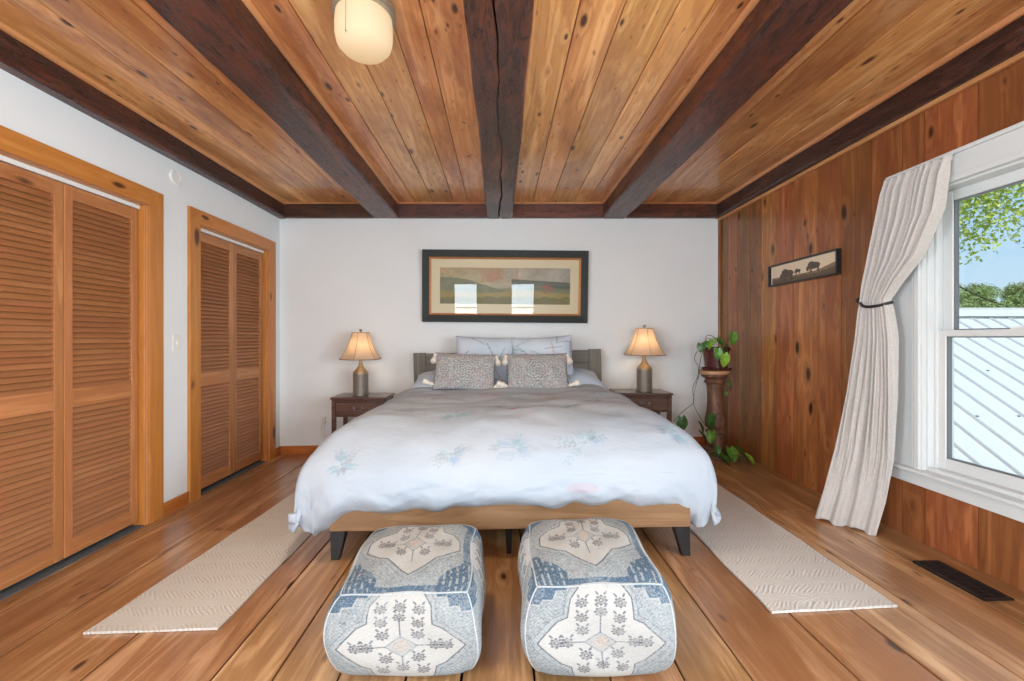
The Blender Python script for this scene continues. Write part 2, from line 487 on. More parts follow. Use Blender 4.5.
M['frame_gold'] = plain('copper_gold_fillet', (0.50, 0.21, 0.07), 0.35, metal=0.4, noise=0.25, nscale=90)
M['mat_cream'] = plain('cream_mat_board', (0.72, 0.62, 0.43), 0.8)
M['frame_black'] = plain('black_frame', (0.012, 0.013, 0.014), 0.3)
M['stand'] = wood('old_turned_wood', 'z', (0.36, 0.20, 0.11), (0.22, 0.105, 0.055), (0.09, 0.038, 0.02), knots=0.25, rough=0.5, var=0.05, bump=0.5, blotch=(0.08, 0.03, 0.02), blot_amt=0.9, mottle=(0.07, 0.03, 0.018))
M['standtop'] = wood('light_turned_top', 'x', (0.52, 0.33, 0.18), (0.44, 0.25, 0.13), (0.3, 0.15, 0.08), knots=0.0, rough=0.5, var=0.05, bump=0.1)
M['pot'] = plain('oxblood_glazed_pot', (0.075, 0.018, 0.018), 0.25, noise=0.4, nscale=16, bump=0.1)
M['soil'] = plain('potting_soil', (0.03, 0.02, 0.012), 0.95, noise=0.5, nscale=80, bump=0.6)
M['vine'] = plain('vine_stem', (0.05, 0.065, 0.02), 0.6)
def leaf_mat(name, a, b):
    t = NT(name)
    nz = t.noise(t.coord(), 25, 3)
    t.l(t.ramp(nz.outputs[0], [(0.35, a), (0.65, b)]), t.b.inputs['Base Color'])
    t.set('Roughness', 0.32)
    return t.m
M['leaf'] = leaf_mat('pothos_leaf', (0.05, 0.16, 0.022), (0.12, 0.30, 0.04))
M['leaf_dark'] = leaf_mat('pothos_leaf_dark', (0.025, 0.085, 0.016), (0.05, 0.15, 0.025))
M['leaf_light'] = leaf_mat('pothos_leaf_new', (0.14, 0.33, 0.03), (0.28, 0.48, 0.06))

# ------------------------------------------------------------------ room numbers
XL, XR, YB, YR = -2.34, 2.325, 4.40, -4.5
ZB, ZP = 2.445, 2.60            # beam soffit, plank soffit
SL = 0.0225                     # the old floor drops to the left
def FZ(x): return SL * x
TILT = -math.atan(SL)
def st(name, mb, mat, **kw):
    o = mb.build(name, mat, **kw); o['kind'] = 'structure'; return o

# floor boards
R = random.Random(3)
fl = MB()
fe = [-2.56, -2.24, -1.92, -1.49, -1.02, -0.80, -0.57, -0.332, -0.136, 0.119, 0.378, 0.628, 0.858, 1.21, 1.48, 1.75, 2.065, 2.36]
for a, b in zip(fe[:-1], fe[1:]):
    ys = [YR]
    if a > -2 and R.random() < 0.6: ys.append(R.uniform(2.2, 4.0))
    ys.append(YB)
    ys = sorted(ys)
    for y0, y1 in zip(ys[:-1], ys[1:]):
        fl.rnd(R)
        g = R.uniform(0.0028, 0.0055)
        a2, b2 = a + g, b - g
        vs = []
        for zz in (-0.03, 0.0):
            for y in (y0 + 0.0015, y1 - 0.0015):
                for x in (a2, b2):
                    vs.append((x, y, FZ(x) + zz))
        fl.hexa(vs)
st('floor', fl, M['floor'], bevel=0.0025, seg=1)
sb_ = MB()
sb_.hexa([(x, y, FZ(x) + z) for z in (-0.12, -0.022) for y in (YR - .1, YB + .1) for x in (-3.1, 2.45)])
st('floor_underlay', sb_, M['black'])

# walls
w = MB(); w.box(XL - .14, XR + .14, YB, YB + .12, -0.2, ZP + .1); st('wall_back', w, M['wall'])
DL = [(0.845, 2.745, 2.055), (3.212, 4.172, 2.055)]   # closet openings on the left wall (y0,y1,head)
w = MB()
w.box(XL - .14, XL, YR, -3.4, -0.2, ZP + .1)
w.box(XL - .14, XL, -3.4, -2.0, -0.2, 0.6)  # opening for the added far left window
w.box(XL - .14, XL, -3.4, -2.0, 2.1, ZP + .1)
w.box(XL - .14, XL, -2.0, -1.0, -0.2, ZP + .1)
w.box(XL - .14, XL, -1.0, 0.1, -0.2, 0.6)  # opening for the added near left window
w.box(XL - .14, XL, -1.0, 0.1, 2.1, ZP + .1)
w.box(XL - .14, XL, 0.1, DL[0][0], -0.2, ZP + .1)
w.box(XL - .14, XL, DL[0][0], DL[0][1], DL[0][2], ZP + .1)
w.box(XL - .14, XL, DL[0][1], DL[1][0], -0.2, ZP + .1)
w.box(XL - .14, XL, DL[1][0], DL[1][1], DL[1][2], ZP + .1)
w.box(XL - .14, XL, DL[1][1], YB, -0.2, ZP + .1)
st('wall_left', w, M['wall'])
# closet interior
w = MB()
w.box(-3.1, -3.0, 0.6, YB + .12, -0.2, 2.5)
w.box(-3.0, XL - .14, 0.6, 0.7, -0.2, 2.5); w.box(-3.0, XL - .14, 2.9, 3.05, -0.2, 2.5); w.box(-3.0, XL - .14, 4.3, 4.4, -0.2, 2.5)
w.box(-3.1, XL - .14, 0.6, YB, 2.4, 2.5)
st('wall_closet', w, M['wall'])

# right wall: backing + vertical boards, openings for window 1 and two added out-of-frame windows
WIN = (1.22, 2.275, 0.46, 1.985)      # y0,y1,z0,z1 rough opening of the visible window
ADDED_WIN2 = (-3.2, -1.6, 0.46, 1.985)  # added out of frame to hold a fill lamp
ADDED_WIN3 = (-0.66, 0.66, 0.46, 1.985)  # added just out of frame, lets in fill for the foreground
R = random.Random(11)
def holes(y0, y1):
    """vertical spans of solid wall for the strip y0..y1 on the right wall"""
    for wy0, wy1, wz0, wz1 in (WIN, ADDED_WIN2, ADDED_WIN3):
        if y0 >= wy0 - 1e-6 and y1 <= wy1 + 1e-6: return [(-0.1, wz0), (wz1, ZP + .05)]
    return [(-0.1, ZP + .05)]
ycut = [YR, -4.2, -3.9, -3.6, -3.4, -3.2, -3.0, -2.8, -2.6, -2.4, -2.2, -2.0, -1.8, -1.6, -1.4, -1.1, -.9, -.66, -.4, -.17, 0.04, 0.25, 0.46, 0.66, 0.93, 1.22, 1.42, 1.66, 1.80, 2.02, 2.275, 2.40, 2.60, 2.83, 3.04, 3.29, 3.50, 3.70, 3.86, 4.07, 4.25, YB]
pn = MB(); bk = MB()
for y0, y1 in zip(ycut[:-1], ycut[1:]):
    pn.rnd(R)
    for z0, z1 in holes(y0, y1):
        pn.box(XR, XR + .02, y0 + .0025, y1 - .0025, z0, z1)
        bk.box(XR + .021, XR + .14, y0, y1, z0, z1)
st('wall_right', pn, M['panel'])
st('wall_right_backing', bk, M['black'])
# rear wall with two windows (behind the camera; they reflect in the picture glass)
w = MB()
RW = [(-1.52, -0.72), (0.30, 1.10)]
xs = [XL - .14] + [v for a in RW for v in a] + [XR + .14]
for i in range(0, len(xs), 2): w.box(xs[i], xs[i + 1], YR - .12, YR, -0.2, ZP + .1)
for i in range(1, len(xs) - 1, 2):
    w.box(xs[i], xs[i + 1], YR - .12, YR, -0.2, 0.6); w.box(xs[i], xs[i + 1], YR - .12, YR, 2.2, ZP + .1)
st('wall_rear', w, M['wall'])

# ceiling planks
R = random.Random(5)
ce = MB()
bays = [[-2.34, -2.09, -1.95, -1.76, -1.55, -1.34], [-1.09, -.894, -.70, -.486, -.343, -.13], [.12, .337, .53, .758, .91, 1.09], [1.32, 1.56, 1.80, 2.06, 2.33]]
for bay in bays:
    for a, b in zip(bay[:-1], bay[1:]):
        ce.rnd(R)
        ce.box(a + .0018, b - .0018, YR, YB, ZP, ZP + .02)
st('ceiling', ce, M['ceil'], bevel=0.004, seg=2)
cb = MB(); cb.box(-3.1, XR + .14, YR - .12, YB + .12, ZP + .021, ZP + .25); st('ceiling_backing', cb, M['black'])

# ------------------------------------------------------------------ beams
def beam(name, x0, x1, seed, crack=False, y0=YR, y1=YB, rough=0.006):
    R = random.Random(seed)
    mb = MB()
    n = 110
    ys = [y0 + (y1 - y0) * i / n for i in range(n + 1)]
    def wob(ph, f): return lambda y: rough * (math.sin(y * f + ph) * .6 + math.sin(y * f * 2.7 + ph * 2) * .4)
    wl, wr, wb = wob(R.random() * 6, 3.1), wob(R.random() * 6, 2.7), wob(R.random() * 6, 3.7)
    ring = []
    cx = (x0 + x1) / 2
    for y in ys:
        j = lambda: R.uniform(-1, 1) * rough * 0.35
        l_, r_ = x0 + wl(y) + j(), x1 + wr(y) + j()
        zb = ZB + wb(y) * .5
        c = 0.013 + 0.004 * math.sin(y * 5 + seed)
        p = [(l_, ZP + .02), (l_, ZP - .08), (l_, zb + c), (l_ + c, zb)]
        if crack:
            gx = cx + 0.012 * math.sin(y * 2.1 + 1) + 0.008 * math.sin(y * 7.3) + 0.004 * math.sin(y * 19)
            gw = 0.008 * (0.55 + 0.45 * math.sin(y * 1.7 + .6)) + 0.0012
            p += [(gx - gw - .05, zb + j() * .5), (gx - gw, zb), (gx - .001, zb + .04), (gx + .001, zb + .04), (gx + gw, zb), (gx + gw + .05, zb + j() * .5)]
        else:
            p += [(cx - .05, zb + j() * .6), (cx + .05, zb + j() * .6)]
        p += [(r_ - c, zb), (r_, zb + c), (r_, ZP - .08), (r_, ZP + .02)]
        ring.append([(a, y, b) for a, b in p])
    m = len(ring[0])
    vs = [q for r in ring for q in r]
    fs = []
    for i in range(n):
        for k in range(m):
            k2 = (k + 1) % m
            fs.append((i * m + k, i * m + k2, (i + 1) * m + k2, (i + 1) * m + k))
    fs += [tuple(range(m)), tuple(range(n * m, n * m + m))]
    mb.rnd(R)
    mb.add(vs, fs)
    o = st(name, mb, M['beam'], smooth=35)
    for sx_, x in ((-1, x0), (1, x1)):
        q = MB(); q.rnd(R)
        prof = [(x, ZP)] + [(x + sx_ * .022 * math.sin(a), ZP - .022 * math.cos(a)) for a in [i * PI / 10 for i in range(6)]]
        q.extrude(prof, 'y', y0, YB - .06)
        q.build('bead_molding', M['bead'], o, smooth=50)
    return o
beam('trim_1', -1.34, -1.075, 21)
beam('trim_2', -0.138, 0.128, 22, crack=True)
beam('trim_3', 1.075, 1.335, 23)
# half beams against the side walls and the header at the back wall
def edge_beam(name, xw, xi, seed):
    R = random.Random(seed); mb = MB(); mb.rnd(R)
    n = 90; vs = []; m = 5
    for i in range(n + 1):
        y = YR + (YB - YR) * i / n
        d = 0.004 * math.sin(y * 3 + seed) + R.uniform(-.0015, .0015)
        s_ = 1 if xi > xw else -1
        z = ZB + .004 * math.sin(y * 2.3)
        vs += [(xw, y, ZP + .02), (xw, y, z), (xi + d - s_ * .015, y, z), (xi + d, y, z + .015), (xi + d, y, ZP + .02)]
    fs = [(i * m + k, i * m + (k + 1) % m, (i + 1) * m + (k + 1) % m, (i + 1) * m + k) for i in range(n) for k in range(m)]
    fs += [tuple(range(m)), tuple(range(n * m, n * m + m))]
    mb.add(vs, fs)
    o = st(name, mb, M['beam'], smooth=35)
    q = MB(); q.rnd(R); s_ = 1 if xi > xw else -1
    q.extrude([(xi, ZP)] + [(xi + s_ * .023 * math.sin(a), ZP - .023 * math.cos(a)) for a in [i * PI / 10 for i in range(6)]], 'y', YR, YB - .06)
    q.build('bead_molding', M['bead'], o, smooth=50)
    return o
edge_beam('trim_4', XL, -2.265, 31)
eb = edge_beam('trim_5', XR, 2.262, 32)
q = MB(); q.rnd(R); q.box(XR - .028, XR, YR, YB, ZB - .026, ZB + .002)
q.build('cornice_strip', M['bead'], eb, bevel=.006)
mb = MB(); R = random.Random(8)
for a, b in ((XL + .05, -1.33), (-1.085, -.13), (.12, 1.085), (1.325, XR - .05)):
    mb.rnd(R); mb.box(a, b, YB - .055, YB, ZB, ZP + .01)
hd = st('trim_6', mb, M['beamx'], bevel=.008)
for a, b in ((XL + .06, -1.34), (-1.075, -.138), (.128, 1.075), (1.335, XR - .06)):
    q = MB(); q.rnd(R); q.box(a, b, YB - .073, YB - .053, ZP - .018, ZP)
    q.build('bead_molding', M['bead'], hd, bevel=.005)
q = MB(); q.rnd(R); q.box(XR - .022, XR, YB - .03, YB, 0.03, ZB)
st('trim_7', q, M['panel'], bevel=.004)

# ------------------------------------------------------------------ baseboards
def baseboard(name, x0, x1, y0, y1, mat):
    mb = MB(); mb.rnd(R)
    zs = [(x, y, FZ(x) + z) for z in (-0.02, 0.088) for y in (y0, y1) for x in (x0, x1)]
    mb.hexa(zs)
    return st(name, mb, mat, bevel=.003)
baseboard('baseboard_back', XL, XR, YB - .018, YB, M['base_x'])
baseboard('baseboard_left', XL, XL + .018, 2.858, 3.098, M['base_y'])
baseboard('baseboard_left_corner', XL, XL + .018, 4.285, YB - .018, M['base_y'])
baseboard('baseboard_left_front', XL, XL + .018, YR, .73, M['base_y'])

# ------------------------------------------------------------------ closet doors
def closet(name, y0, y1, head, nleaf, seed):
    R = random.Random(seed)
    root = empty(name, (0, 0, 0)); root['kind'] = 'structure'
    xf = XL + .022; cw = .113
    zf = FZ(XL)
    def bx(part, m, *a, bev=.003, par=root):
        q = MB(); q.rnd(R); q.box(*a); return q.build(part, m, par, bevel=bev)
    bx('side_casing', M['casing_z'], XL, xf, y1, y1 + cw, zf - .01, head + cw)
    bx('side_casing', M['casing_z'], XL, xf, y0 - cw, y0, zf - .01, head + cw)
    bx('head_casing', M['casing_y'], XL, xf + .002, y0 - .001, y1 + .001, head, head + cw)
    bx('jamb', M['casing_z'], XL - .14, XL + .001, y1 - .018, y1, zf - .01, head)
    bx('jamb', M['casing_z'], XL - .14, XL + .001, y0, y0 + .018, zf - .01, head)
    bx('head_jamb', M['casing_y'], XL - .14, XL + .001, y0 + .018, y1 - .018, head - .006, head)
    bx('door_track', M['track'], XL - .072, XL - .028, y0 + .019, y1 - .019, head - .03, head - .006, bev=.001)
    bx('carpet_threshold', M['carpet'], XL - .3, XL - .002, y0 + .019, y1 - .019, zf - .02, zf + .004, bev=0)
    ya, yb = y0 + .024, y1 - .024
    lw = (yb - ya) / nleaf
    zb, zt = zf + .03, head - .034
    for k in range(nleaf):
        a, b = ya + k * lw + .002, ya + (k + 1) * lw - .002
        sw = .046
        xd0, xd1 = XL - .068, XL - .036
        lf = empty('louvered_leaf', (0, 0, 0), parent=root)
        bx('stile', M['door_z'], xd0, xd1, a, a + sw, zb, zt, par=lf)
        bx('stile', M['door_z'], xd0, xd1, b - sw, b, zb, zt, par=lf)
        zm = 0.845
        for z0, z1, nm in ((zt - .075, zt, 'top_rail'), (zm - .052, zm + .052, 'middle_rail'), (zb, zb + .085, 'bottom_rail')):
            bx(nm, M['rail'], xd0 + .001, xd1 - .001, a + sw, b - sw, z0, z1, par=lf)
        q = MB()
        for z0, z1 in ((zb + .085, zm - .052), (zm + .052, zt - .075)):
            n = int(round((z1 - z0) / .0315)); pit = (z1 - z0) / n
            for i in range(n):
                q.rnd(R)
                zc = z0 + pit * (i + .5)
                Mx = Matrix.Translation((XL - .052, 0, zc)) @ Matrix.Rotation(math.radians(58), 4, 'Y')
                q.box(-.0215, .0215, a + sw - .004, b - sw + .004, -.0035, .0035, Mx)
        q.build('louver_slats', M['slat'], lf)
    return root
closet('door_1', DL[0][0], DL[0][1], DL[0][2], 4, 41)
closet('door_2', DL[1][0], DL[1][1], DL[1][2], 2, 42)

# switch, blank cover, outlet
t = empty('light_switch', (XL, 2.993, 1.145))
tag(t, 'small white light switch plate on the white wall between the two closets', 'light switch')
q = MB(); q.box(0, .006, -.036, .036, -.058, .058); q.build('cover_plate', M['plate'], t, bevel=.003)
q = MB(); q.box(.006, .014, -.006, .006, -.014, .012); q.build('toggle', M['plate'], t, bevel=.002)
t = empty('wall_cover_disc', (XL, 2.985, 2.335), (0, PI / 2, 0))
tag(t, 'round white blank cover high on the white wall between the two closets', 'wall cover')
q = MB(); q.lathe([(0.0, 0), (.052, 0), (.052, .008), (.047, .012), (.036, .013), (.034, .009), (0.0, .009)], 40)
q.build('disc', M['plate'], t, smooth=30)
t = empty('wall_outlet', (-1.865, YB, .31))
tag(t, 'white wall outlet with plugged cords low beside the left nightstand', 'outlet')
q = MB(); q.box(-.036, .036, -.006, 0, -.058, .058); q.build('cover_plate', M['plate'], t, bevel=.003)
for dz in (.025, -.025):
    q = MB(); q.box(-.018, .018, -.04, -.006, dz - .014, dz + .014); q.build('plug', M['plate'], t, bevel=.005)
q = MB()
q.tube([(-.0, -.04, .025), (.0, -.065, .02), (.03, -.07, -.06), (.02, -.05, -.15), (.07, -.05, -.21), (.16, -.04, -.24)], .004)
q.tube([(0, -.04, -.025), (-.01, -.06, -.05), (-.02, -.05, -.12), (.03, -.06, -.2), (.1, -.05, -.26)], .004)
q.build('power_cord', M['plate'], t, smooth=60)

# floor register
t = empty('floor_vent', (2.145, 1.94, FZ(2.145)), (0, TILT, 0))
tag(t, 'black metal floor vent set in the boards below the window', 'vent')
q = MB(); q.box(-.058, .058, -.148, .148, 0.0, .003); q.build('dark_well', M['black'], t)
q = MB()
for s_ in (-1, 1):
    q.box(s_ * .058 - .008, s_ * .058 + .008, -.155, .155, .001, .009)
    q.box(-.066, .066, s_ * .148 - .008, s_ * .148 + .008, .001, .009)
q.box(-.003, .003, -.148, .148, .003, .008)
for i in range(30):
    y = -.143 + i * .0098
    q.box(-.058, .058, y, y + .0042, .003, .008)
q.build('grille', M['blackmetal'], t, bevel=.001)

# ------------------------------------------------------------------ window on the right wall
def window(name, y0, y1, z0, z1, full=True):
    root = empty(name, (0, 0, 0)); root['kind'] = 'structure'
    def bx(part, boxes, mat=M['white'], bev=.003, par=root):
        q = MB()
        for a in boxes: q.box(*a)
        return q.build(part, mat, par, bevel=bev)
    xf = XR - .022
    cw = .15; ch = .145
    # casing: flat boards with back band and inner bead
    bx('side_casing', [(xf, XR, y1 - .01, y1 + cw + .03, z0 - .03, z1 + ch - .02), (xf - .012, XR, y1 + .0, y1 + .028, z0 - .02, z1 + .0), (xf - .006, XR, y1 + .036, y1 + .05, z0 - .02, z1 + .01)])
    bx('side_casing', [(xf, XR, y0 - cw - .03, y0 + .01, z0 - .03, z1 + ch - .02), (xf - .012, XR, y0 - .028, y0 + .0, z0 - .02, z1 + .0)])
    bx('head_casing', [(xf - .004, XR, y0 - cw - .03, y1 + cw + .03, z1 - .005, z1 + ch - .02), (xf - .018, XR, y0 - cw - .04, y1 + cw + .04, z1 + ch - .02, z1 + ch),
                       (xf - .014, XR, y0 - .03, y1 + .03, z1 - .01, z1 + .018)])
    bx('window_stool', [(xf - .045, XR + .11, y0 - cw - .04, y1 + cw + .04, z0 - .022, z0)], bev=.008)
    bx('apron', [(xf, XR, y0 - cw - .03, y1 + cw + .03, z0 - .095, z0 - .022)])
    bx('jamb', [(XR, XR + .14, y1 - .02, y1, z0, z1), (XR, XR + .14, y0, y0 + .02, z0, z1), (XR, XR + .14, y0 + .02, y1 - .02, z1 - .02, z1), (XR, XR + .14, y0 + .02, y1 - .02, z0 - .01, z0 + .02),
                (XR + .03, XR + .05, y1 - .035, y1 - .02, z0, z1), (XR + .03, XR + .05, y0 + .02, y0 + .035, z0, z1)])
    zm = 1.20
    a, b = y0 + .02, y1 - .02
    def sash(nm, x0, x1, za, zb, rail_b, rail_t):
        s_ = .05
        o = bx(nm, [(x0, x1, a, a + s_, za, zb), (x0, x1, b - s_, b, za, zb), (x0, x1, a + s_, b - s_, za, za + rail_b), (x0, x1, a + s_, b - s_, zb - rail_t, zb)], bev=.004)
        g_ = .006; w0, w1, h0, h1 = a + s_ - g_, b - s_ + g_, za + rail_b - g_, zb - rail_t + g_
        bx('glazing_seal', [(x0 + .006, x1 - .006, w0, w0 + 2 * g_, h0, h1), (x0 + .006, x1 - .006, w1 - 2 * g_, w1, h0, h1), (x0 + .006, x1 - .006, w0, w1, h0, h0 + 2 * g_), (x0 + .006, x1 - .006, w0, w1, h1 - 2 * g_, h1)], M['seal'], 0, o)
        bx('pane', [((x0 + x1) / 2 - .002, (x0 + x1) / 2 + .002, a + s_ - .004, b - s_ + .004, za + rail_b - .004, zb - rail_t + .004)], M['glass'], 0, o)
        return o
    sash('upper_sash', XR + .078, XR + .112, zm - .012, z1 - .02, .034, .055)
    lo = sash('lower_sash', XR + .04, XR + .074, z0 + .02, zm + .022, .06, .034)
    if full:
        bx('sash_lock', [(XR + .043, XR + .07, 1.86, 1.93, zm + .022, zm + .032), (XR + .048, XR + .062, 1.85, 1.89, zm + .032, zm + .042)], M['plate'], .003, lo)
    return root
window('window_1', *WIN)
window('window_2', *ADDED_WIN2, full=False)  # invented window, out of view, carries the far right fill
window('window_9', *ADDED_WIN3, full=False)  # invented window, out of view, carries the near right fill
def simple_window(name, pts, axis):
    root = empty(name); root['kind'] = 'structure'
    (a0, a1), (z0, z1), c0, c1 = pts
    def B(u0, u1, w0, w1, d0, d1):
        return (u0, u1, d0, d1, w0, w1) if axis == 'x' else (d0, d1, u0, u1, w0, w1)
    q = MB()
    for r in ((a0 - .1, a0, z0 - .1, z1 + .1), (a1, a1 + .1, z0 - .1, z1 + .1), (a0, a1, z0 - .1, z0), (a0, a1, z1, z1 + .1)): q.box(*B(*r, c1 - .001, c1 + .02))
    q.build('casing', M['white'], root, bevel=.003)
    q = MB(); cm = (c0 + c1) / 2
    zm = (z0 + z1) / 2
    for r in ((a0, a0 + .05, z0, z1), (a1 - .05, a1, z0, z1), (a0 + .05, a1 - .05, z0, z0 + .05), (a0 + .05, a1 - .05, z1 - .05, z1), (a0 + .05, a1 - .05, zm - .02, zm + .02)): q.box(*B(*r, cm - .02, cm + .02))
    q.build('sash', M['white'], root, bevel=.003)
    q = MB(); q.box(*B(a0 + .05, a1 - .05, z0 + .05, z1 - .05, cm - .002, cm + .002)); q.build('pane', M['glass'], root)
for wi, (wa, wb) in enumerate(RW): simple_window('window_%d' % (wi + 3), ((wa, wb), (.6, 2.2), YR - .12, YR), 'x')
simple_window('window_8', ((-1.0, 0.1), (.6, 2.1), XL - .14, XL), 'y')  # unseen window added for the near left fill lamp
simple_window('window_7', ((-3.4, -2.0), (.6, 2.1), XL - .14, XL), 'y')  # unseen window added for the far left fill lamp

# ------------------------------------------------------------------ painters (surface patterns as colour attributes)
rng = np.random.default_rng(7)
def inpoly(U, V, pts):
    r = np.zeros(U.shape, bool); n = len(pts)
    for i in range(n):
        x0, y0 = pts[i]; x1, y1 = pts[(i + 1) % n]
        if y0 == y1: continue
        c = ((V >= y0) != (V >= y1)) & (U < (x1 - x0) * (V - y0) / (y1 - y0) + x0)
        r ^= c
    return r
def segd(U, V, a, b):
    ax, ay = a; bx_, by = b
    dx, dy = bx_ - ax, by - ay
    t_ = np.clip(((U - ax) * dx + (V - ay) * dy) / (dx * dx + dy * dy + 1e-12), 0, 1)
    return np.hypot(U - ax - t_ * dx, V - ay - t_ * dy)
def polyd(U, V, pts, closed=True):
    d = np.full(U.shape, 9.0)
    n = len(pts)
    for i in range(n if closed else n - 1): d = np.minimum(d, segd(U, V, pts[i], pts[(i + 1) % n]))
    return d
def vnoise(shape, cell, seed=0):
    r = np.random.default_rng(seed)
    h, w_ = shape
    gh, gw = int(h / cell) + 3, int(w_ / cell) + 3
    g = r.random((gh, gw))
    y = np.arange(h) / cell; x = np.arange(w_) / cell
    yi = y.astype(int); xi = x.astype(int)
    fy = (y - yi)[:, None]; fx = (x - xi)[None, :]
    fy = fy * fy * (3 - 2 * fy); fx = fx * fx * (3 - 2 * fx)
    a = g[yi][:, xi]; b = g[yi][:, xi + 1]; c = g[yi + 1][:, xi]; d = g[yi + 1][:, xi + 1]
    return (a * (1 - fx) + b * fx) * (1 - fy) + (c * (1 - fx) + d * fx) * fy
def blend(C, mask, col, a=1.0):
    m_ = (mask.astype(float) * a)[..., None]
    return C * (1 - m_) + np.array(col) * m_

G_FIELD = lin(134, 145, 151); G_PALE = lin(174, 178, 178); G_WHITE = lin(190, 188, 184)
G_DARK = lin(78, 86, 95); G_BLUE = lin(68, 96, 120); G_BEIGE = lin(184, 168, 154)
def flower(C, U, V, cx, cy, r, col=G_DARK, a=.8, asp=1.0):
    du, dv = (U - cx), (V - cy) * asp
    d = np.hypot(du, dv); th = np.arctan2(dv, du)
    pet = r * (.86 + .14 * np.cos(th * 8))
    C = blend(C, d < pet, col, a)
    C = blend(C, (np.abs(d - r * .50) < r * .09) | (np.abs(np.cos(th * 4)) < .16) & (d < pet) & (d > r * .30), G_WHITE, .55)
    return blend(C, d < r * .2, G_BEIGE, .9)
def leafm(C, U, V, cx, cy, r, ang, col=G_DARK, a=.75):
    ca, sa = math.cos(ang), math.sin(ang)
    x = (U - cx) * ca + (V - cy) * sa; y = -(U - cx) * sa + (V - cy) * ca
    return blend(C, (x / r) ** 2 + (y / (r * .42)) ** 2 < 1, col, a)

def pouf_face(n, top, seed):
    U, V = np.meshgrid(np.linspace(0, 1, n), np.linspace(0, 1, n), indexing='ij')
    f1 = vnoise((n, n), 2.3, seed); f2 = vnoise((n, n), 5.0, seed + 1); f3 = vnoise((n, n), 40, seed + 2)
    k = (f1 * .55 + f2 * .45)[..., None]
    C = np.array(G_FIELD) * (1 - k) + np.array(G_PALE) * k
    # scrolling vines of the field
    s1 = np.sin(U * 96 + 3 * np.sin(V * 41) + 5 * f3) * np.sin(V * 90 + 3 * np.sin(U * 37))
    C = blend(C, (np.abs(s1) < .16) & (f1 > .3), G_DARK, .30)
    C = blend(C, s1 > .70, G_WHITE, .4)
    r = np.random.default_rng(seed + 9)
    for _ in range(26):
        C = flower(C, U, V, r.random(), r.random(), .016, G_DARK, .7)
    if not top:
        half = [(.15, 1.02), (.21, .88), (.21, .70), (.27, .66), (.40, .46), (.27, .27), (.21, .23), (.21, .08), (.15, -.02)]
        cyc = .46
    else:
        half = [(.10, .90), (.20, .86), (.22, .76), (.33, .70), (.40, .58), (.40, .46), (.27, .36), (.20, .34), (.06, .20), (0, .15)]
        cyc = .55
    pts = [(.5 + a, b) for a, b in half] + [(.5 - a, b) for a, b in reversed(half)]
    big = [(.5 + (a - .5) * 1.14, cyc + (b - cyc) * 1.12) for a, b in pts]
    C = blend(C, inpoly(U, V, big), G_PALE, .35)
    C = blend(C, polyd(U, V, big) < .004, G_DARK, .35)
    inside = inpoly(U, V, pts)
    C = blend(C, inside, G_WHITE, .93)
    C = blend(C, polyd(U, V, pts) < .0055, G_DARK, .85)
    fl_ = [(0, .10), (.11, .11), (-.11, .11), (.21, .0), (-.21, .0), (.28, .0), (-.28, .0), (.10, -.12), (-.10, -.12), (.12, .24), (-.12, .24), (0, .30)]
    if not top: fl_ += [(0, -.22), (.13, -.26), (-.13, -.26), (.0, .40), (.13, .38), (-.13, .38)]
    F = np.where(inside[..., None], C, C)
    for (a, b) in fl_:
        if a == 0 and abs(b) < .15: continue
        F = flower(F, U, V, .5 + a, cyc + b, .047, G_DARK, .78)
    for (a, b) in fl_:
        if a == 0 and abs(b) < .15: continue
        for s_ in (1, -1):
            F = leafm(F, U, V, .5 + a + s_ * .030, cyc + b + .058, .019, s_ * 1.0)
    F = blend(F, (segd(U, V, (.5, cyc + .09), (.5, cyc + .30)) < .004) | (segd(U, V, (.5, cyc - .09), (.5, cyc - .24)) < .004) |
              (segd(U, V, (.58, cyc), (.76, cyc)) < .004) | (segd(U, V, (.42, cyc), (.24, cyc)) < .004), G_DARK, .8)
    C = np.where(inside[..., None], F, C)
    # centre
    dd = np.abs(U - .5) + np.abs(V - cyc)
    C = blend(C, dd < .105, G_DARK, .5); C = blend(C, dd < .092, G_PALE, .9)
    C = flower(C, U, V, .5, cyc, .062, G_BEIGE, .9)
    # blue corner spandrels
    if not top:
        for s_ in (-1, 1):
            for pv, cut in ((1, 1), (0, -1)):
                h = [(.5, 0), (.5, .16), (.42, .16), (.42, .12), (.36, .12), (.36, .05), (.30, .05), (.30, 0)] if pv else [(.5, 0), (.5, .10), (.43, .10), (.43, .05), (.36, .05), (.36, 0)]
                pp = [(.5 + s_ * (.5 - (.5 - a) * 1.25), (1.01 - b * 1.2) if pv else (b * 1.2 - .01)) for a, b in h]
                C = blend(C, inpoly(U, V, pp), G_BLUE, .88)
                C = blend(C, polyd(U, V, pp) < .006, G_WHITE, .6)
    else:
        for s_ in (-1, 1):
            pp = [(.5 + s_ * a, b) for a, b in [(.5, -.01), (.5, .34), (.44, .34), (.40, .26), (.30, .20), (.24, .12), (.24, .06), (.10, .045), (0, .045), (0, -.01)]]
            m_ = inpoly(U, V, pp)
            C = blend(C, m_, G_BLUE, .9)
            st_ = (np.sin(U * 120 + V * 12) > .35) & (vnoise((n, n), 6, seed + 30) > .45) & m_ & (np.abs(U - .5) > .27)
            C = blend(C, st_, G_PALE, .75)
            pp = [(.5 + s_ * a, b) for a, b in [(.5, 1.01), (.5, .80), (.45, .86), (.38, .90), (.34, 1.01)]]
            C = blend(C, inpoly(U, V, pp), G_BLUE, .8)
        C = blend(C, (U > .93) & (V > .3), G_BLUE, .75)
    sp_ = vnoise((n, n), 1.4, seed + 77)
    C = blend(C, (sp_ > .74) & (C[..., 0] < G_WHITE[0] * .97), G_DARK, .42)
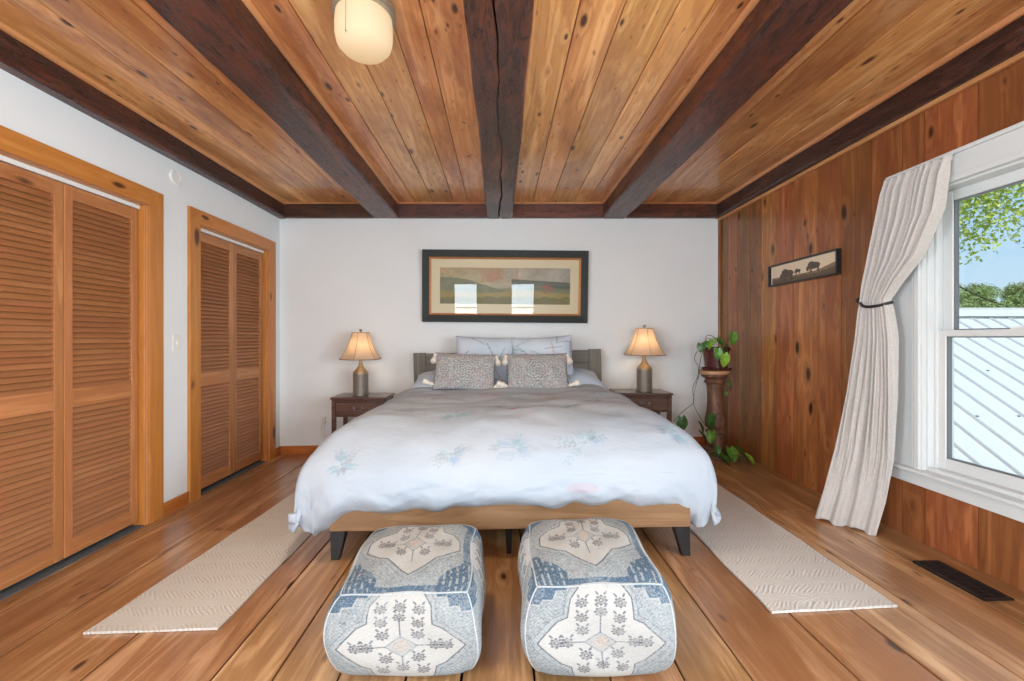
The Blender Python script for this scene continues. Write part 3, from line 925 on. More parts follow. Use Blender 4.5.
    C = blend(C, sp_ < .24, G_WHITE, .35)
    # worn, faded wash
    C = blend(C, (f3 > .62) & (f1 > .45), G_PALE, .35)
    C = C * (0.90 + .16 * vnoise((n, n), 1.6, seed + 5)[..., None])
    return np.clip(C * .80, 0, 1)

def make_pouf(name, W_, D_, H_, seed):
    root = empty(name)
    n = 230
    a = np.linspace(-1, 1, n)
    A, B = np.meshgrid(a, a, indexing='ij')
    o1 = np.ones_like(A)
    faces = {'front': (A, -o1, B), 'back': (-A, o1, B), 'right': (o1, A, B), 'left': (-o1, -A, B), 'top': (A, B, o1), 'bottom': (A, -B, -o1)}
    V = []; F = []; C = []; base = 0
    def shape(x, y, z):
        k = 11.0
        nrm = (np.abs(x) ** k + np.abs(y) ** k + np.abs(z) ** k) ** (1 / k)
        x, y, z = x / nrm, y / nrm, z / nrm
        bul = 1 + .13 * (1 - z ** 2) - .05 * (z > 0) * z ** 4 - .13 * (z < 0) * z ** 4
        px = x * bul * W_ / 2 + .006 * np.sin(z * 3 + y * 4 + seed)
        py = y * bul * D_ / 2 + .006 * np.sin(z * 4 + x * 3 + seed)
        top = np.clip(z, 0, 1)
        pz = H_ * (.5 + .5 * z) + .022 * (1 - x ** 2) * (1 - y ** 2) * top ** 3 - .012 * (np.abs(x * y) ** 2) * top
        pz = pz + .018 * y * top + .004 * np.sin(x * 7 + seed) * np.sin(y * 6) * top
        return np.stack([px, py, pz], -1)
    for i, (nm, (x, y, z)) in enumerate(faces.items()):
        P = shape(x, y, z)
        V.append(P.reshape(-1, 3))
        Cc = pouf_face(n, nm == 'top', seed * 10 + i) if nm != 'bottom' else np.ones((n, n, 3)) * .1
        C.append(Cc.reshape(-1, 3))
        idx = np.arange(n * n).reshape(n, n) + base
        q_ = np.stack([idx[:-1, :-1].ravel(), idx[1:, :-1].ravel(), idx[1:, 1:].ravel(), idx[:-1, 1:].ravel()], 1)
        F.append(q_)
        base += n * n
    o = raw_mesh('cushion_body', np.concatenate(V), np.concatenate(F), M['paint_weave'], root, np.concatenate(C))
    # welted seams
    q = MB()
    def path(fn, m=60, closed=False):
        return [tuple(fn(t_)) for t_ in np.linspace(0, 1, m, endpoint=not closed)]
    def sq(t_, zz):
        t_ = (t_ % 1) * 4; k = int(t_); f = (t_ - k) * 2 - 1
        x, y = [(f, -1), (1, f), (-f, 1), (-1, -f)][k]
        return shape(np.array(x * 1.0), np.array(y * 1.0), np.array(zz))
    q.tube(path(lambda t_: sq(t_, .97), 160, True), .0029, 6, True)
    for sx_, sy in ((1, -1), (-1, -1), (1, 1), (-1, 1)):
        q.tube(path(lambda t_: shape(np.array(sx_ * 1.0), np.array(sy * 1.0), np.array(-.9 + t_ * 1.85)), 30), .0026, 6)
    q.build('welted_seam', M['pipe'], root, smooth=60)
    return root
p = make_pouf('pouf', .482, .475, .335, 1)
p.location = (-.332, 1.655, FZ(-.338) + .001); p.rotation_euler = (0, TILT, math.radians(0.5))
tag(p, 'square grey and blue patterned fabric pouf, left one at the foot of the bed', 'pouf', 'patterned poufs at the foot of the bed')
p = make_pouf('pouf', .468, .465, .362, 2)
p.location = (.345, 1.63, FZ(.335) + .001); p.rotation_euler = (0, TILT, math.radians(-1))
tag(p, 'square grey and blue patterned fabric pouf, right one at the foot of the bed', 'pouf', 'patterned poufs at the foot of the bed')

# ------------------------------------------------------------------ runners
def runner(name, c, label):
    """c: near-left, near-right, far-right, far-left (x,y)"""
    q = MB(); n = 40; m = 14; vs = []; R = random.Random(name + label)
    (x0, y0), (x1, y1), (x2, y2), (x3, y3) = c
    for k, th in enumerate((0.002, .009)):
        for i in range(n + 1):
            v_ = i / n
            for j in range(m + 1):
                u = j / m
                x = (x0 * (1 - u) + x1 * u) * (1 - v_) + (x3 * (1 - u) + x2 * u) * v_
                y = (y0 * (1 - u) + y1 * u) * (1 - v_) + (y3 * (1 - u) + y2 * u) * v_
                ed = .003 * math.sin(v_ * 23) * (1 if j in (0, m) else 0)
                x += ed
                lift = .004 * (math.sin(u * 9) * .5 + .5) * (1 if i in (0,) else 0)
                vs.append((x, y, FZ(x) + th + lift * k))
    w_ = m + 1; L = (n + 1) * w_
    fs = []
    for i in range(n):
        for j in range(m):
            a = i * w_ + j
            fs.append((a, a + w_, a + w_ + 1, a + 1)); fs.append((L + a, L + a + 1, L + a + w_ + 1, L + a + w_))
    for i in range(n):
        for j in (0, m):
            a = i * w_ + j; fs.append((a, a + w_, L + a + w_, L + a))
    for j in range(m):
        for i in (0, n):
            a = i * w_ + j; fs.append((a, a + 1, L + a + 1, L + a))
    q.add(vs, fs)
    o = q.build(name, M['rug'], smooth=40)
    tag(o, label, 'rug', 'cream runner rugs beside the bed')
    return o
runner('runner_rug', [(-1.712, 1.702), (-1.168, 1.712), (-1.15, 3.52), (-1.59, 3.52)], 'cream textured runner rug on the closet side of the bed')
runner('runner_rug', [(1.135, 1.735), (1.68, 1.757), (1.69, 3.56), (1.15, 3.56)], 'cream textured runner rug on the window side of the bed')

# ------------------------------------------------------------------ bed
BX = .035
bed = empty('bed', (.002, 0, FZ(BX)), (0, TILT, -.02))
tag(bed, 'king platform bed with grey wooden headboard and natural wood rails on black legs', 'bed')
R = random.Random(2)
q = MB(); q.rnd(R); q.box(-.965, .965, 2.215, 2.245, .158, .315); q.build('foot_rail', M['bedrail'], bed, bevel=.004)
for s_ in (-1, 1):
    q = MB(); q.rnd(R); q.box(s_ * .95 - .015, s_ * .95 + .015, 2.245, 4.25, .158, .315)
    q.build('side_rail', wood('acacia_side_rail', 'y', (0.37, 0.225, 0.12), (0.27, 0.148, 0.072), (0.16, 0.077, 0.036), rough=.42) if s_ == -1 else bpy.data.materials['acacia_side_rail'], bed, bevel=.004)
q = MB(); q.box(-.93, .93, 2.25, 4.24, .22, .25); q.build('slat_base', M['bedrail'], bed)
for x in (-.965, .965):
    for y in (2.225, 4.14):
        q = MB(); s_ = 1 if x > 0 else -1
        a = .085
        # tapered splayed bracket leg
        vs = []
        for z, wd, dp in ((0.0, .045, .035), (.158, a, .06)):
            for yy in (y, y + dp):
                xs_ = (x - s_ * wd, x) if s_ > 0 else (x, x - s_ * wd)
                vs += [(xs_[0], yy, z), (xs_[1], yy, z)]
        q.hexa(vs); q.build('leg', M['blackmetal'], bed, bevel=.003)
for y in (2.28, 3.3):
    q = MB(); q.lathe([(.018, 0), (.03, .16)], 4, Matrix.Translation((0, y, 0)) @ Matrix.Rotation(PI / 4, 4, 'Z')); q.lathe([(.04, .158), (.04, .22)], 4, Matrix.Translation((0, y, 0)) @ Matrix.Rotation(PI / 4, 4, 'Z'))
    q.build('leg', M['blackmetal'], bed, bevel=.002)
hb = MB()
for k in range(5):
    hb.rnd(R); hb.box(-.84, .84, 4.275, 4.30, .42 + k * .124, .42 + (k + 1) * .124 - .003)
hb.build('headboard', M['headboard'], bed, bevel=.003)
for s_ in (-1, 1):
    q = MB(); q.rnd(R); q.box(min(s_ * .84, s_ * .965), max(s_ * .84, s_ * .965), 4.262, 4.31, .0, 1.045); q.build('headboard_post', M['headboard_z'], bed, bevel=.004)
q = MB(); q.box(-.93, .93, 2.27, 4.25, .25, .56); q.build('mattress', M['mattress'], bed, bevel=.06, seg=5)

# duvet -----------------------------------------------------------------
DW = lin(222, 226, 232)
def sprig(C, U, V, cx, cy, r, seed, cols):
    rr = np.random.default_rng(seed)
    for k in range(9):
        th = rr.random() * 6.28; col = cols[rr.integers(len(cols))]
        L = r * (.5 + rr.random() * .7)
        ex, ey = cx + L * math.cos(th), cy + L * math.sin(th)
        C = blend(C, segd(U, V, (cx, cy), (ex, ey)) < .0022, col, .34)
        for j in range(4):
            f = .35 + .2 * j
            px, py = cx + (ex - cx) * f, cy + (ey - cy) * f
            for s_ in (-1, 1):
                an = th + s_ * .8
                C = leafm(C, U, V, px + math.cos(an) * .018, py + math.sin(an) * .018, .015 * (1.2 - f * .5), an, col, .34)
    for k in range(2):
        th = rr.random() * 6.28; L = r * .35
        C = leafm(C, U, V, cx + L * math.cos(th), cy + L * math.sin(th), .026, th, cols[rr.integers(len(cols))], .35)
    return C
T_TEAL = lin(118, 158, 166); T_PINK = lin(188, 146, 152); T_GREY = lin(122, 130, 140); T_BLUE = lin(138, 160, 184); T_ROSE = lin(186, 100, 112)

def make_duvet():
    m, n = 420, 380
    s_ = np.linspace(-1, 1, m); t_ = np.linspace(0, 1, n)
    Sg, Tg = np.meshgrid(s_, t_, indexing='ij')
    # Tg: 0 = hem at the foot, 1 = head end
    hwid = 1.40                                     # half of the cloth width as arc length
    Ls = np.abs(Sg) * hwid
    tot = 1.975
    Lt = (1 - Tg) * tot                             # arc length from the head end
    csh = np.clip((np.abs(Sg) - .72) / .28, 0, 1) * np.clip((.28 - Tg) / .28, 0, 1)
    Ls = Ls * (1 - .085 * csh); Lt = Lt * (1 - .07 * csh)
    def prof(L, a, rx, rz, tail=1.0):
        """flat to a, quarter ellipse rx,rz, then straight drop; returns outward, down"""
        arc = PI / 2 * math.sqrt((rx * rx + rz * rz) / 2)
        ph = np.clip((L - a) / arc, 0, 1) * PI / 2
        out = np.where(L < a, L, a + rx * np.sin(ph)); dn = np.where(L < a, 0, rz * (1 - np.cos(ph)))
        ex = np.clip(L - a - arc, 0, None)
        return out, dn + ex, ex
    headf = np.clip((Lt) / tot, 0, 1)              # 0 head, 1 foot
    a_x = .77 + .015 * headf
    ox, dx, ex = prof(Ls, a_x, .33, .27)
    oy, dy, ey = prof(Lt, 1.12, .58, .33)
    a = .90
    X = np.sign(Sg) * (ox + .03 * headf) - .008
    YH = 3.86
    Y = YH - oy
    # narrowing towards the headboard
    X = X * (1 - .035 * np.clip((Y - 3.2) / .66, 0, 1))
    top = .712 + .03 * np.clip((Y - 3.1) / .7, 0, 1) - .012 * np.clip((2.9 - Y) / .8, 0, 1)
    pn_ = 2.8
    dn = (dx ** pn_ + dy ** pn_) ** (1 / pn_)
    Z = top - dn
    # puffy quilting and wrinkles
    def nz(cell, seed): return vnoise((m, n), cell, seed) - .5
    Z += .030 * nz(70, 1) * np.clip(1 - dn * 1.5, .2, 1) + .012 * nz(30, 2)
    # long soft wrinkles
    wr = np.sin(Sg * 9 + 2.5 * nz(60, 3) * 2 + Tg * 3) * .004 + np.sin(Tg * 46 + 6 * nz(50, 4)) * .0028
    Z += wr * (dn < .25)
    # folds near the hem (bulge outwards)
    hem = np.clip((dy - .12) / .3, 0, 1)
    fold = (np.sin(Sg * 26 + 5 * nz(50, 5)) * .5 + nz(18, 6)) * .018
    Y -= fold * hem
    cr = nz(10, 41) * .9 + nz(6, 42) * .5
    Y -= cr * .016 * np.clip((.16 - Tg) / .16, 0, 1)
    Z += (nz(16, 43) * .006 + nz(8, 44) * .003) * (dn < .3)
    Z += .007 * np.sin(Sg * 31 + 4 * nz(45, 7)) * np.clip((.10 - Tg) / .10, 0, 1)
    hemx = np.clip((dx - .15) / .3, 0, 1)
    X += np.sign(Sg) * hemx * (np.sin(Y * 13 + 4 * nz(50, 8)) * .02 + nz(20, 9) * .02)
    # hem curls under
    cu = np.clip((.055 - Tg) / .055, 0, 1)
    Y += .045 * cu ** 2 * (np.abs(Sg) < .72) + .02 * cu ** 2
    Z += .012 * cu ** 2
    cx = np.clip((np.abs(Sg) - .965) / .035, 0, 1)
    X -= np.sign(Sg) * .02 * cx ** 2
    # corners pull down into soft points
    cor = np.clip((np.abs(Sg) - .54) / .20, 0, 1) * np.clip((.22 - Tg) / .22, 0, 1)
    cor = cor * cor * (3 - 2 * cor)
    Z -= .125 * cor; Y += .03 * cor
    X -= np.sign(Sg) * .03 * cor
    Z = np.maximum(Z, .075)
    P = np.stack([X + BX, Y, Z + (X + BX) * SL], -1)
    # print
    U = Sg * hwid; Vv = Tg * tot
    k = vnoise((m, n), 60, 20)[..., None]
    C = np.array(lin(165, 175, 187)) * (1 - k) + np.array(lin(176, 183, 191)) * k
    spots = [(-.62, .95, .15, 0), (-.30, .80, .16, 2), (.02, .92, .20, 1), (.02, .42, .13, 2), (-.27, .40, .14, 0), (-1.0, .80, .16, 2), (.42, .45, .2, 0), (.42, .90, .1, 0), (.62, 1.05, .12, 2),
             (-.55, 1.4, .2, 3), (-.1, 1.5, .2, 3), (.35, 1.45, .22, 3), (.75, 1.4, .15, 2), (.0, 1.8, .2, 3), (.6, 1.85, .2, 3), (-.6, 1.85, .2, 3), (-.85, .35, .12, 2), (.9, .5, .12, 2), (1.15, .9, .12, 2), (-1.2, 1.3, .15, 0), (1.2, 1.4, .15, 0)]
    pal = {0: [T_TEAL, T_BLUE, T_GREY], 1: [T_TEAL, T_BLUE, T_GREY, T_TEAL], 2: [T_BLUE, T_GREY, T_TEAL], 3: [T_PINK, T_PINK, T_GREY]}
    for i, (cx_, cy_, r_, kk) in enumerate(spots): C = sprig(C, U, Vv, cx_, cy_, r_ * .72, 100 + i, pal[kk])
    C = leafm(C, U, Vv, .04, .86, .035, 1.2, T_ROSE, .8); C = leafm(C, U, Vv, -.03, .99, .04, -.9, T_GREY, .8)
    C = blend(C, np.hypot(U - .36, (Vv - .13) * 2.2) < .10 * (.6 + .4 * vnoise((m, n), 12, 3)), T_PINK, .28)
    o = grid_mesh('duvet', P, M['paint_cloth'], None, C)
    so = o.modifiers.new('thickness', 'SOLIDIFY'); so.thickness = .028; so.offset = -1
    return o
dv = make_duvet()
tag(dv, 'puffy white duvet with faded floral print draped over the bed', 'duvet')

# pillows ----------------------------------------------------------------
def pillow_mesh(name, w_, h_, th, mat, paint, parent=None, pinch=.06, n=90):
    a = np.linspace(-1, 1, n)
    A, B = np.meshgrid(a, a, indexing='ij')
    ed = (1 - np.abs(A) ** 3.2) * (1 - np.abs(B) ** 3.2)
    t_ = np.clip(ed, 0, 1) ** .55 * th / 2
    X = A * w_ / 2 * (1 - pinch * (1 - np.abs(B) ** 2) * np.abs(A) ** 3)
    Z = B * h_ / 2 * (1 - pinch * (1 - np.abs(A) ** 2) * np.abs(B) ** 3)
    wr = .004 * np.sin(A * 11 + B * 5) * np.clip(ed, 0, 1) + .006 * (vnoise((n, n), 14, int(w_ * 1000) + len(name)) - .5)
    Pf = np.stack([X, -t_ + wr * 1.0, Z], -1); Pb = np.stack([X, t_, Z], -1)
    U = (A + 1) / 2; V = (B + 1) / 2
    C = paint(U, V, n)
    idx = np.arange(n * n).reshape(n, n)
    f1 = np.stack([idx[:-1, :-1].ravel(), idx[1:, :-1].ravel(), idx[1:, 1:].ravel(), idx[:-1, 1:].ravel()], 1)
    f2 = f1[:, ::-1] + n * n
    return raw_mesh(name, np.concatenate([Pf.reshape(-1, 3), Pb.reshape(-1, 3)]), np.concatenate([f1, f2]), mat, parent, np.concatenate([C.reshape(-1, 3)] * 2))
def paint_sham(seed, blue=False):
    def f(U, V, n):
        k = vnoise((n, n), 20, seed)[..., None]
        c0, c1 = (lin(188, 200, 214), lin(205, 214, 224)) if not blue else (lin(176, 196, 220), lin(200, 213, 228))
        C = np.array(c0) * (1 - k) + np.array(c1) * k
        r = np.random.default_rng(seed)
        for i in range(18):
            cx_, cy_ = r.random(), r.random()
            th = r.random() * 3
            col = [T_GREY, lin(120, 140, 155), T_TEAL, T_PINK][r.integers(4)]
            for j in range(7):
                C = leafm(C, U, V, cx_ + .04 * j * math.cos(th), cy_ + .04 * j * math.sin(th) + .01 * (j % 2), .022, th + (.9 if j % 2 else -.9), col, .6)
            C = blend(C, segd(U, V, (cx_, cy_), (cx_ + .28 * math.cos(th), cy_ + .28 * math.sin(th))) < .006, col, .5)
        return C
    return f
def paint_kilim(seed):
    def f(U, V, n):
        a, b = vnoise((n, n), 1.8, seed), vnoise((n, n), 12, seed + 1)
        k = a[..., None]
        C = np.array(lin(104, 110, 118)) * (1 - k) + np.array(lin(206, 202, 196)) * k
        C = blend(C, (b > .62) & (a > .45), lin(186, 154, 148), .4)
        s1 = np.sin(U * 70 + 2 * np.sin(V * 40)) * np.sin(V * 48 + 2 * np.sin(U * 50))
        C = blend(C, np.abs(s1) < .16, lin(84, 92, 102), .55)
        for cx_, r_ in ((.5, .30), (.18, .17), (.82, .17)):
            d = np.hypot((U - cx_) * 1.7, V - .5); th = np.arctan2(V - .5, (U - cx_) * 1.7)
            ring = np.abs(np.sin(d * 38 + .8 * np.cos(th * 8)))
            C = np.where((d < r_)[..., None], blend(C, ring > .62, lin(95, 105, 115), .35), C)
            C = np.where((d < r_)[..., None], blend(C, ring < .25, lin(222, 218, 210), .35), C)
        ed_ = np.minimum(np.minimum(U, 1 - U), np.minimum(V, 1 - V) * .6)
        C = blend(C, ed_ < .012, lin(80, 90, 100), .8)
        return C
    return f
def bedZ(x): return FZ(x)
# sleeping pillows lie flat at the head end
for x, lab, sd in ((-.44, 'pale blue floral sleeping pillow lying under the shams, left side of bed', 61), (.50, 'pale blue floral sleeping pillow lying under the shams, right side of bed', 62)):
    o = pillow_mesh('sleeping_pillow', .90, .56, .22, M['paint_cloth'], paint_sham(sd, True))
    o.location = (x + BX, 4.02, .745 + FZ(x)); o.rotation_euler = (math.radians(-78), 0, math.radians(0))
    tag(o, lab, 'pillow', 'sleeping pillows under the shams')
for x, y, rz, ry, lab, sd in ((-.160, 4.125, 0, 1.5, 'light grey floral pillow sham standing behind the left tasselled cushion', 63), (.405, 4.055, -5, -3.5, 'light grey floral pillow sham with raised corner behind the right tasselled cushion', 64)):
    o = pillow_mesh('pillow_sham', .60, .50, .20, M['paint_cloth'], paint_sham(sd))
    o.location = (x + BX - .03, y - .03, .955); o.rotation_euler = (math.radians(-17), math.radians(ry), math.radians(rz))
    tag(o, lab, 'pillow', 'floral shams against the headboard')
def tassel(parent, loc, dx, dz):
    q = MB()
    d = Vector((dx, -.25, dz)).normalized()
    Mx = Matrix.Translation(loc) @ d.to_track_quat('Z', 'Y').to_matrix().to_4x4()
    q.lathe([(.004, -.012), (.009, -.004), (.016, .006), (.019, .016), (.014, .026), (.012, .030), (.017, .040), (.024, .062), (.027, .085), (.022, .094), (0.0, .09)], 14, Mx)
    return q.build('tassel', M['tassel'], parent, smooth=60)
for x, y, rz, ry, lab, sd in ((-.345, 3.74, 2, 2.5, 'grey and rose patterned lumbar cushion with cream tassels, closer to the closets', 71), (.305, 3.73, -2, -1, 'grey patterned lumbar cushion with cream tassels, closer to the window', 72)):
    t = empty('tasselled_cushion', (x + BX - .01, y, .872), (math.radians(-24), math.radians(ry), math.radians(rz)))
    tag(t, lab, 'cushion', 'tasselled lumbar cushions on the bed')
    pillow_mesh('cushion', .565, .36, .15, M['paint_weave'], paint_kilim(sd), t, .05, 170)
    tassel(t, (-.278, 0, .165), -.15, -1.0); tassel(t, (.278, 0, .165), .25, -1.0)
    tassel(t, (-.272, -.03, -.135), -1.0, .25); tassel(t, (.272, -.03, -.135), 1.0, .2)

# ------------------------------------------------------------------ nightstands
def nightstand(loc, label):
    R = random.Random(4)
    t = empty('nightstand', loc)
    tag(t, label, 'nightstand', 'dark wooden nightstands beside the bed')
    H, hw, d0, d1 = .622, .255, -.165, .165
    def bx(nm, *a, mat=M['night'], bev=.003, par=t):
        q = MB(); q.rnd(R)
        for b in a: q.box(*b)
        return q.build(nm, mat, par, bevel=bev)
    bx('top', (-hw - .01, hw + .01, d0 - .012, d1 + .005, H - .022, H), (-hw, hw, d0 - .004, d1, H - .032, H - .022), bev=.005)
    for sx_ in (-1, 1):
        for sy in (-1, 1):
            bx('leg', (sx_ * (hw - .018) - .018, sx_ * (hw - .018) + .018, sy * .147 - .018, sy * .147 + .018, 0, H - .032))
    bx('drawer_case', (-hw + .036, hw - .036, d0 + .025, d1 - .02, H - .185, H - .17), (-hw + .006, -hw + .03, -.129, .129, H - .185, H - .032), (hw - .03, hw - .006, -.129, .129, H - .185, H - .032),
       (-hw + .036, hw - .036, d1 - .02, d1 - .005, H - .185, H - .032), (-hw + .036, hw - .036, d0 + .006, d0 + .03, H - .048, H - .032), (-hw + .036, hw - .036, d0 + .006, d0 + .03, H - .185, H - .172))
    dr = bx('drawer', (-hw + .04, hw - .04, d0 - .001, d0 + .02, H - .170, H - .05), bev=.004)
    q = MB()
    q.tube([(-.04, d0 - .002, H - .10), (-.04, d0 - .018, H - .10), (-.03, d0 - .022, H - .118), (0, d0 - .023, H - .124), (.03, d0 - .022, H - .118), (.04, d0 - .018, H - .10), (.04, d0 - .002, H - .10)], .004, 8)
    q.lathe([(0, 0), (.011, 0), (.011, .004), (0, .006)], 14, Matrix.Translation((-.04, d0, H - .10)) @ Matrix.Rotation(PI / 2, 4, 'X'))
    q.lathe([(0, 0), (.011, 0), (.011, .004), (0, .006)], 14, Matrix.Translation((.04, d0, H - .10)) @ Matrix.Rotation(PI / 2, 4, 'X'))
    q.build('pull', M['pewter'], dr, smooth=50)
    bx('shelf', (-hw + .012, hw - .012, d0 + .01, d1 - .01, .14, .158))
    return t
NL = nightstand((-1.365, 4.14, FZ(-1.385)), 'dark brown one-drawer nightstand between the bed and the closets')
NR = dup(NL); NL.scale = (1, 1, 1.035); NR.location = (1.388, 4.14, FZ(1.405))
NR['label'] = 'dark brown one-drawer nightstand between the bed and the plant stand'

# ------------------------------------------------------------------ table lamps
def table_lamp(loc, label, watts):
    t = empty('table_lamp', loc)
    tag(t, label, 'lamp', 'ribbed metal table lamps on the nightstands')
    q = MB()
    prof = [(.0, 0), (.074, 0), (.076, .004), (.076, .016), (.073, .020)]
    z = .022
    while z < .215:
        prof += [(.0735, z), (.0755, z + .003), (.0735, z + .006)]; z += .0085
    q.lathe(prof + [(0, .219)], 40)
    q.build('base', M['lampbase'], t, smooth=40)
    q = MB(); q.lathe([(.0735, .217), (.073, .224), (.066, .238), (.050, .254), (.035, .272), (.024, .294), (.017, .318), (.014, .340), (0, .340)], 40); q.build('shoulder', M['shoulder'], t, smooth=60)
    q = MB(); q.lathe([(.014, .338), (.019, .342), (.019, .352), (.014, .356), (.012, .40), (.0, .40)], 24); q.build('neck', M['brass'], t, smooth=40)
    # bell shade, six panels
    pr = []
    for i in range(15):
        s_ = i / 14
        r = .082 + (.200 - .082) * (.42 * (1 - s_) + .58 * (1 - s_) ** 2.4)
        pr.append((r, .358 + .262 * s_))
    n = 72
    def rad(a, r):
        k = (a / (PI / 3)) % 1 - .5
        return r * (math.cos(PI / 6) / math.cos(k * PI / 3)) ** .55
    vs = []; fs = []
    for r, z in pr:
        for k in range(n):
            a = 2 * PI * k / n; rr = rad(a, r); vs.append((rr * math.cos(a), rr * math.sin(a), z))
    for i in range(len(pr) - 1):
        for k in range(n):
            fs.append((i * n + k, i * n + (k + 1) % n, (i + 1) * n + (k + 1) % n, (i + 1) * n + k))
    q = MB(); q.add(vs, fs)
    sh = q.build('lamp_shade', M['shade'], t, smooth=180)
    q = MB()
    for i, rr_ in ((0, .004), (len(pr) - 1, .0035)):
        q.tube([(rad(2 * PI * k / 48, pr[i][0]) * math.cos(2 * PI * k / 48), rad(2 * PI * k / 48, pr[i][0]) * math.sin(2 * PI * k / 48), pr[i][1]) for k in range(48)], rr_, 6, True)
    for k in range(6):
        a = PI / 3 * k
        q.tube([(r * 1.004 * math.cos(a) * 1.0, r * 1.004 * math.sin(a), z) for r, z in pr], .0024, 6)
    q.build('shade_piping', M['shade_rib'], sh, smooth=60)
    q = MB()
    for k in range(3):
        a = 2 * PI * k / 3; q.tube([(0, 0, .612), (.081 * math.cos(a), .081 * math.sin(a), .617)], .0018, 6)
    q.tube([(0, 0, .40), (.05, 0, .43), (.06, 0, .50), (.035, 0, .58), (0, 0, .612)], .0018, 6); q.tube([(0, 0, .40), (-.05, 0, .43), (-.06, 0, .50), (-.035, 0, .58), (0, 0, .612)], .0018, 6)
    q.build('harp', M['brass'], t, smooth=60)
    q = MB(); q.lathe([(0, .612), (.006, .612), (.004, .624), (.012, .632), (.016, .642), (.012, .652), (.0, .656)], 20); q.build('finial', M['pewter'], t, smooth=60)
    q = MB(); q.lathe([(.012, .40), (.013, .42), (.028, .455), (.030, .475), (.022, .497), (0, .507)], 20); q.build('bulb', M['bulb'], t, smooth=60)
    lt = light('lamp_glow', 'POINT', (0, 0, .47), (0, 0, 0), watts, (1.0, .72, .42), shadow_soft_size=.035)
    lt.parent = t
    bpy.data.objects[lt.name].visible_camera = True
    t.rotation_euler = (0, 0, PI / 6)
    return t
table_lamp((-1.388, 4.12, FZ(-1.388) + .6445), 'ribbed pewter table lamp with beige bell shade on the nightstand near the closets', 2.2)
table_lamp((1.428, 4.12, FZ(1.428) + .6225), 'brightly lit ribbed table lamp with beige bell shade on the nightstand near the plant', 5.0)

# ------------------------------------------------------------------ ceiling lamp
t = empty('ceiling_lamp', (-.585, 1.78, ZP))
tag(t, 'lit flush ceiling lamp with frosted cream glass and metal collar', 'ceiling lamp')
q = MB(); q.lathe([(0, 0), (.125, 0), (.130, -.008), (.130, -.022), (.124, -.026), (.128, -.031), (.128, -.044), (.120, -.048), (0, -.046)], 48); q.build('collar', plain('satin_collar', (.42, .38, .31), .35, metal=.6), t, smooth=35)
q = MB(); pr = [(.110, -.044), (.117, -.052), (.120, -.09), (.119, -.135), (.112, -.165), (.092, -.188), (.06, -.201), (.025, -.206), (.0, -.207)]
q.lathe(pr, 48); q.build('glass_shade', M['globe'], t, smooth=180)
q = MB(); q.tube([(-.03, -.13, -.03), (-.03, -.131, -.2)], .0012, 6); q.lathe([(0, -.206), (.003, -.204), (.003, -.196), (0, -.194)], 10, Matrix.Translation((-.03, -.131, 0))); q.build('pull_chain', M['chrome'], t, smooth=60)
lt = light('ceiling_lamp_glow', 'AREA', (0, 0, -.215), (0, 0, 0), 16, (1.0, .86, .68), shape='DISK', size=.2); lt.parent = t

# ------------------------------------------------------------------ pictures
def paint_landscape(U, V, n):
    m_, n_ = U.shape
    b1, b2 = vnoise((m_, n_), 30, 91), vnoise((m_, n_), 9, 92)
    sky = np.array(lin(178, 160, 118)) * (1 - U[..., None]) + np.array(lin(168, 160, 150)) * U[..., None]
    C = sky * (.85 + .3 * b1[..., None])
    C = blend(C, (b1 + .3 * b2 > .72) & (U < .6) & (V > .6), lin(172, 124, 96), .5)
    C = blend(C, V < .62 - .25 * U + .12 * np.sin(U * 7 + 1) + .04 * b2, lin(104, 112, 88), .8)
    C = blend(C, (V < .70 - .18 * (U - .5)) & (U > .55) & (V > .4), lin(72, 84, 74), .85)
    C = blend(C, (V < .48 + .05 * np.sin(U * 11)) & (V > .3), lin(120, 122, 92), .7)
    C = blend(C, (V < .34 + .04 * np.sin(U * 9 + 2)), lin(160, 138, 74), .8)
    C = blend(C, (V < .14 + .05 * b2 * 2), lin(96, 98, 64), .7)
    C = blend(C, (np.hypot((U - .82) * 3, V - .42) < .13) & (b2 > .4), lin(150, 84, 64), .7)
    C = blend(C, (np.hypot((U - .42) * 2.5, V - .72) < .16) & (b2 > .35), lin(176, 120, 92), .6)
    return C * (.9 + .2 * b2[..., None])
def paint_buffalo(U, V, n):
    m_, n_ = U.shape
    b2 = vnoise((m_, n_), 7, 94); b3 = vnoise((m_, n_), 2.5, 95)
    C = np.ones((*U.shape, 3)) * np.array(lin(222, 202, 176))
    gr = np.where(U > .75, .34 + (U - .75) * .9, .36 - .05 * np.sin(U * 3))
    C = blend(C, V < gr + .02 * b3, lin(126, 108, 88), .95)
    C = blend(C, V < gr * .55 + .1 * b2, lin(96, 80, 64), .8)
    def beast(C, cx, cy, s_, calf=False):
        A_ = 4.5
        x, y = (U - cx) * A_ / s_, (V - cy) / s_
        body = (x / .40) ** 2 + (y / .165) ** 2 < 1
        hump = ((x + .16) / .24) ** 2 + ((y - .05) / .18) ** 2 < 1
        head = ((x + .40) / .10) ** 2 + ((y + .09) / .13) ** 2 < 1
        legs = (y < 0) & (y > -.31) & ((np.abs(x + .24) < .035) | (np.abs(x - .30) < .035) | (np.abs(x + .15) < .03) | (np.abs(x - .22) < .03))
        return blend(C, body | hump | head | legs, lin(78, 66, 60), .95)
    C = beast(C, .27, .47, 1.15); C = beast(C, .44, .50, .50); C = beast(C, .68, .58, 1.0)
    return C
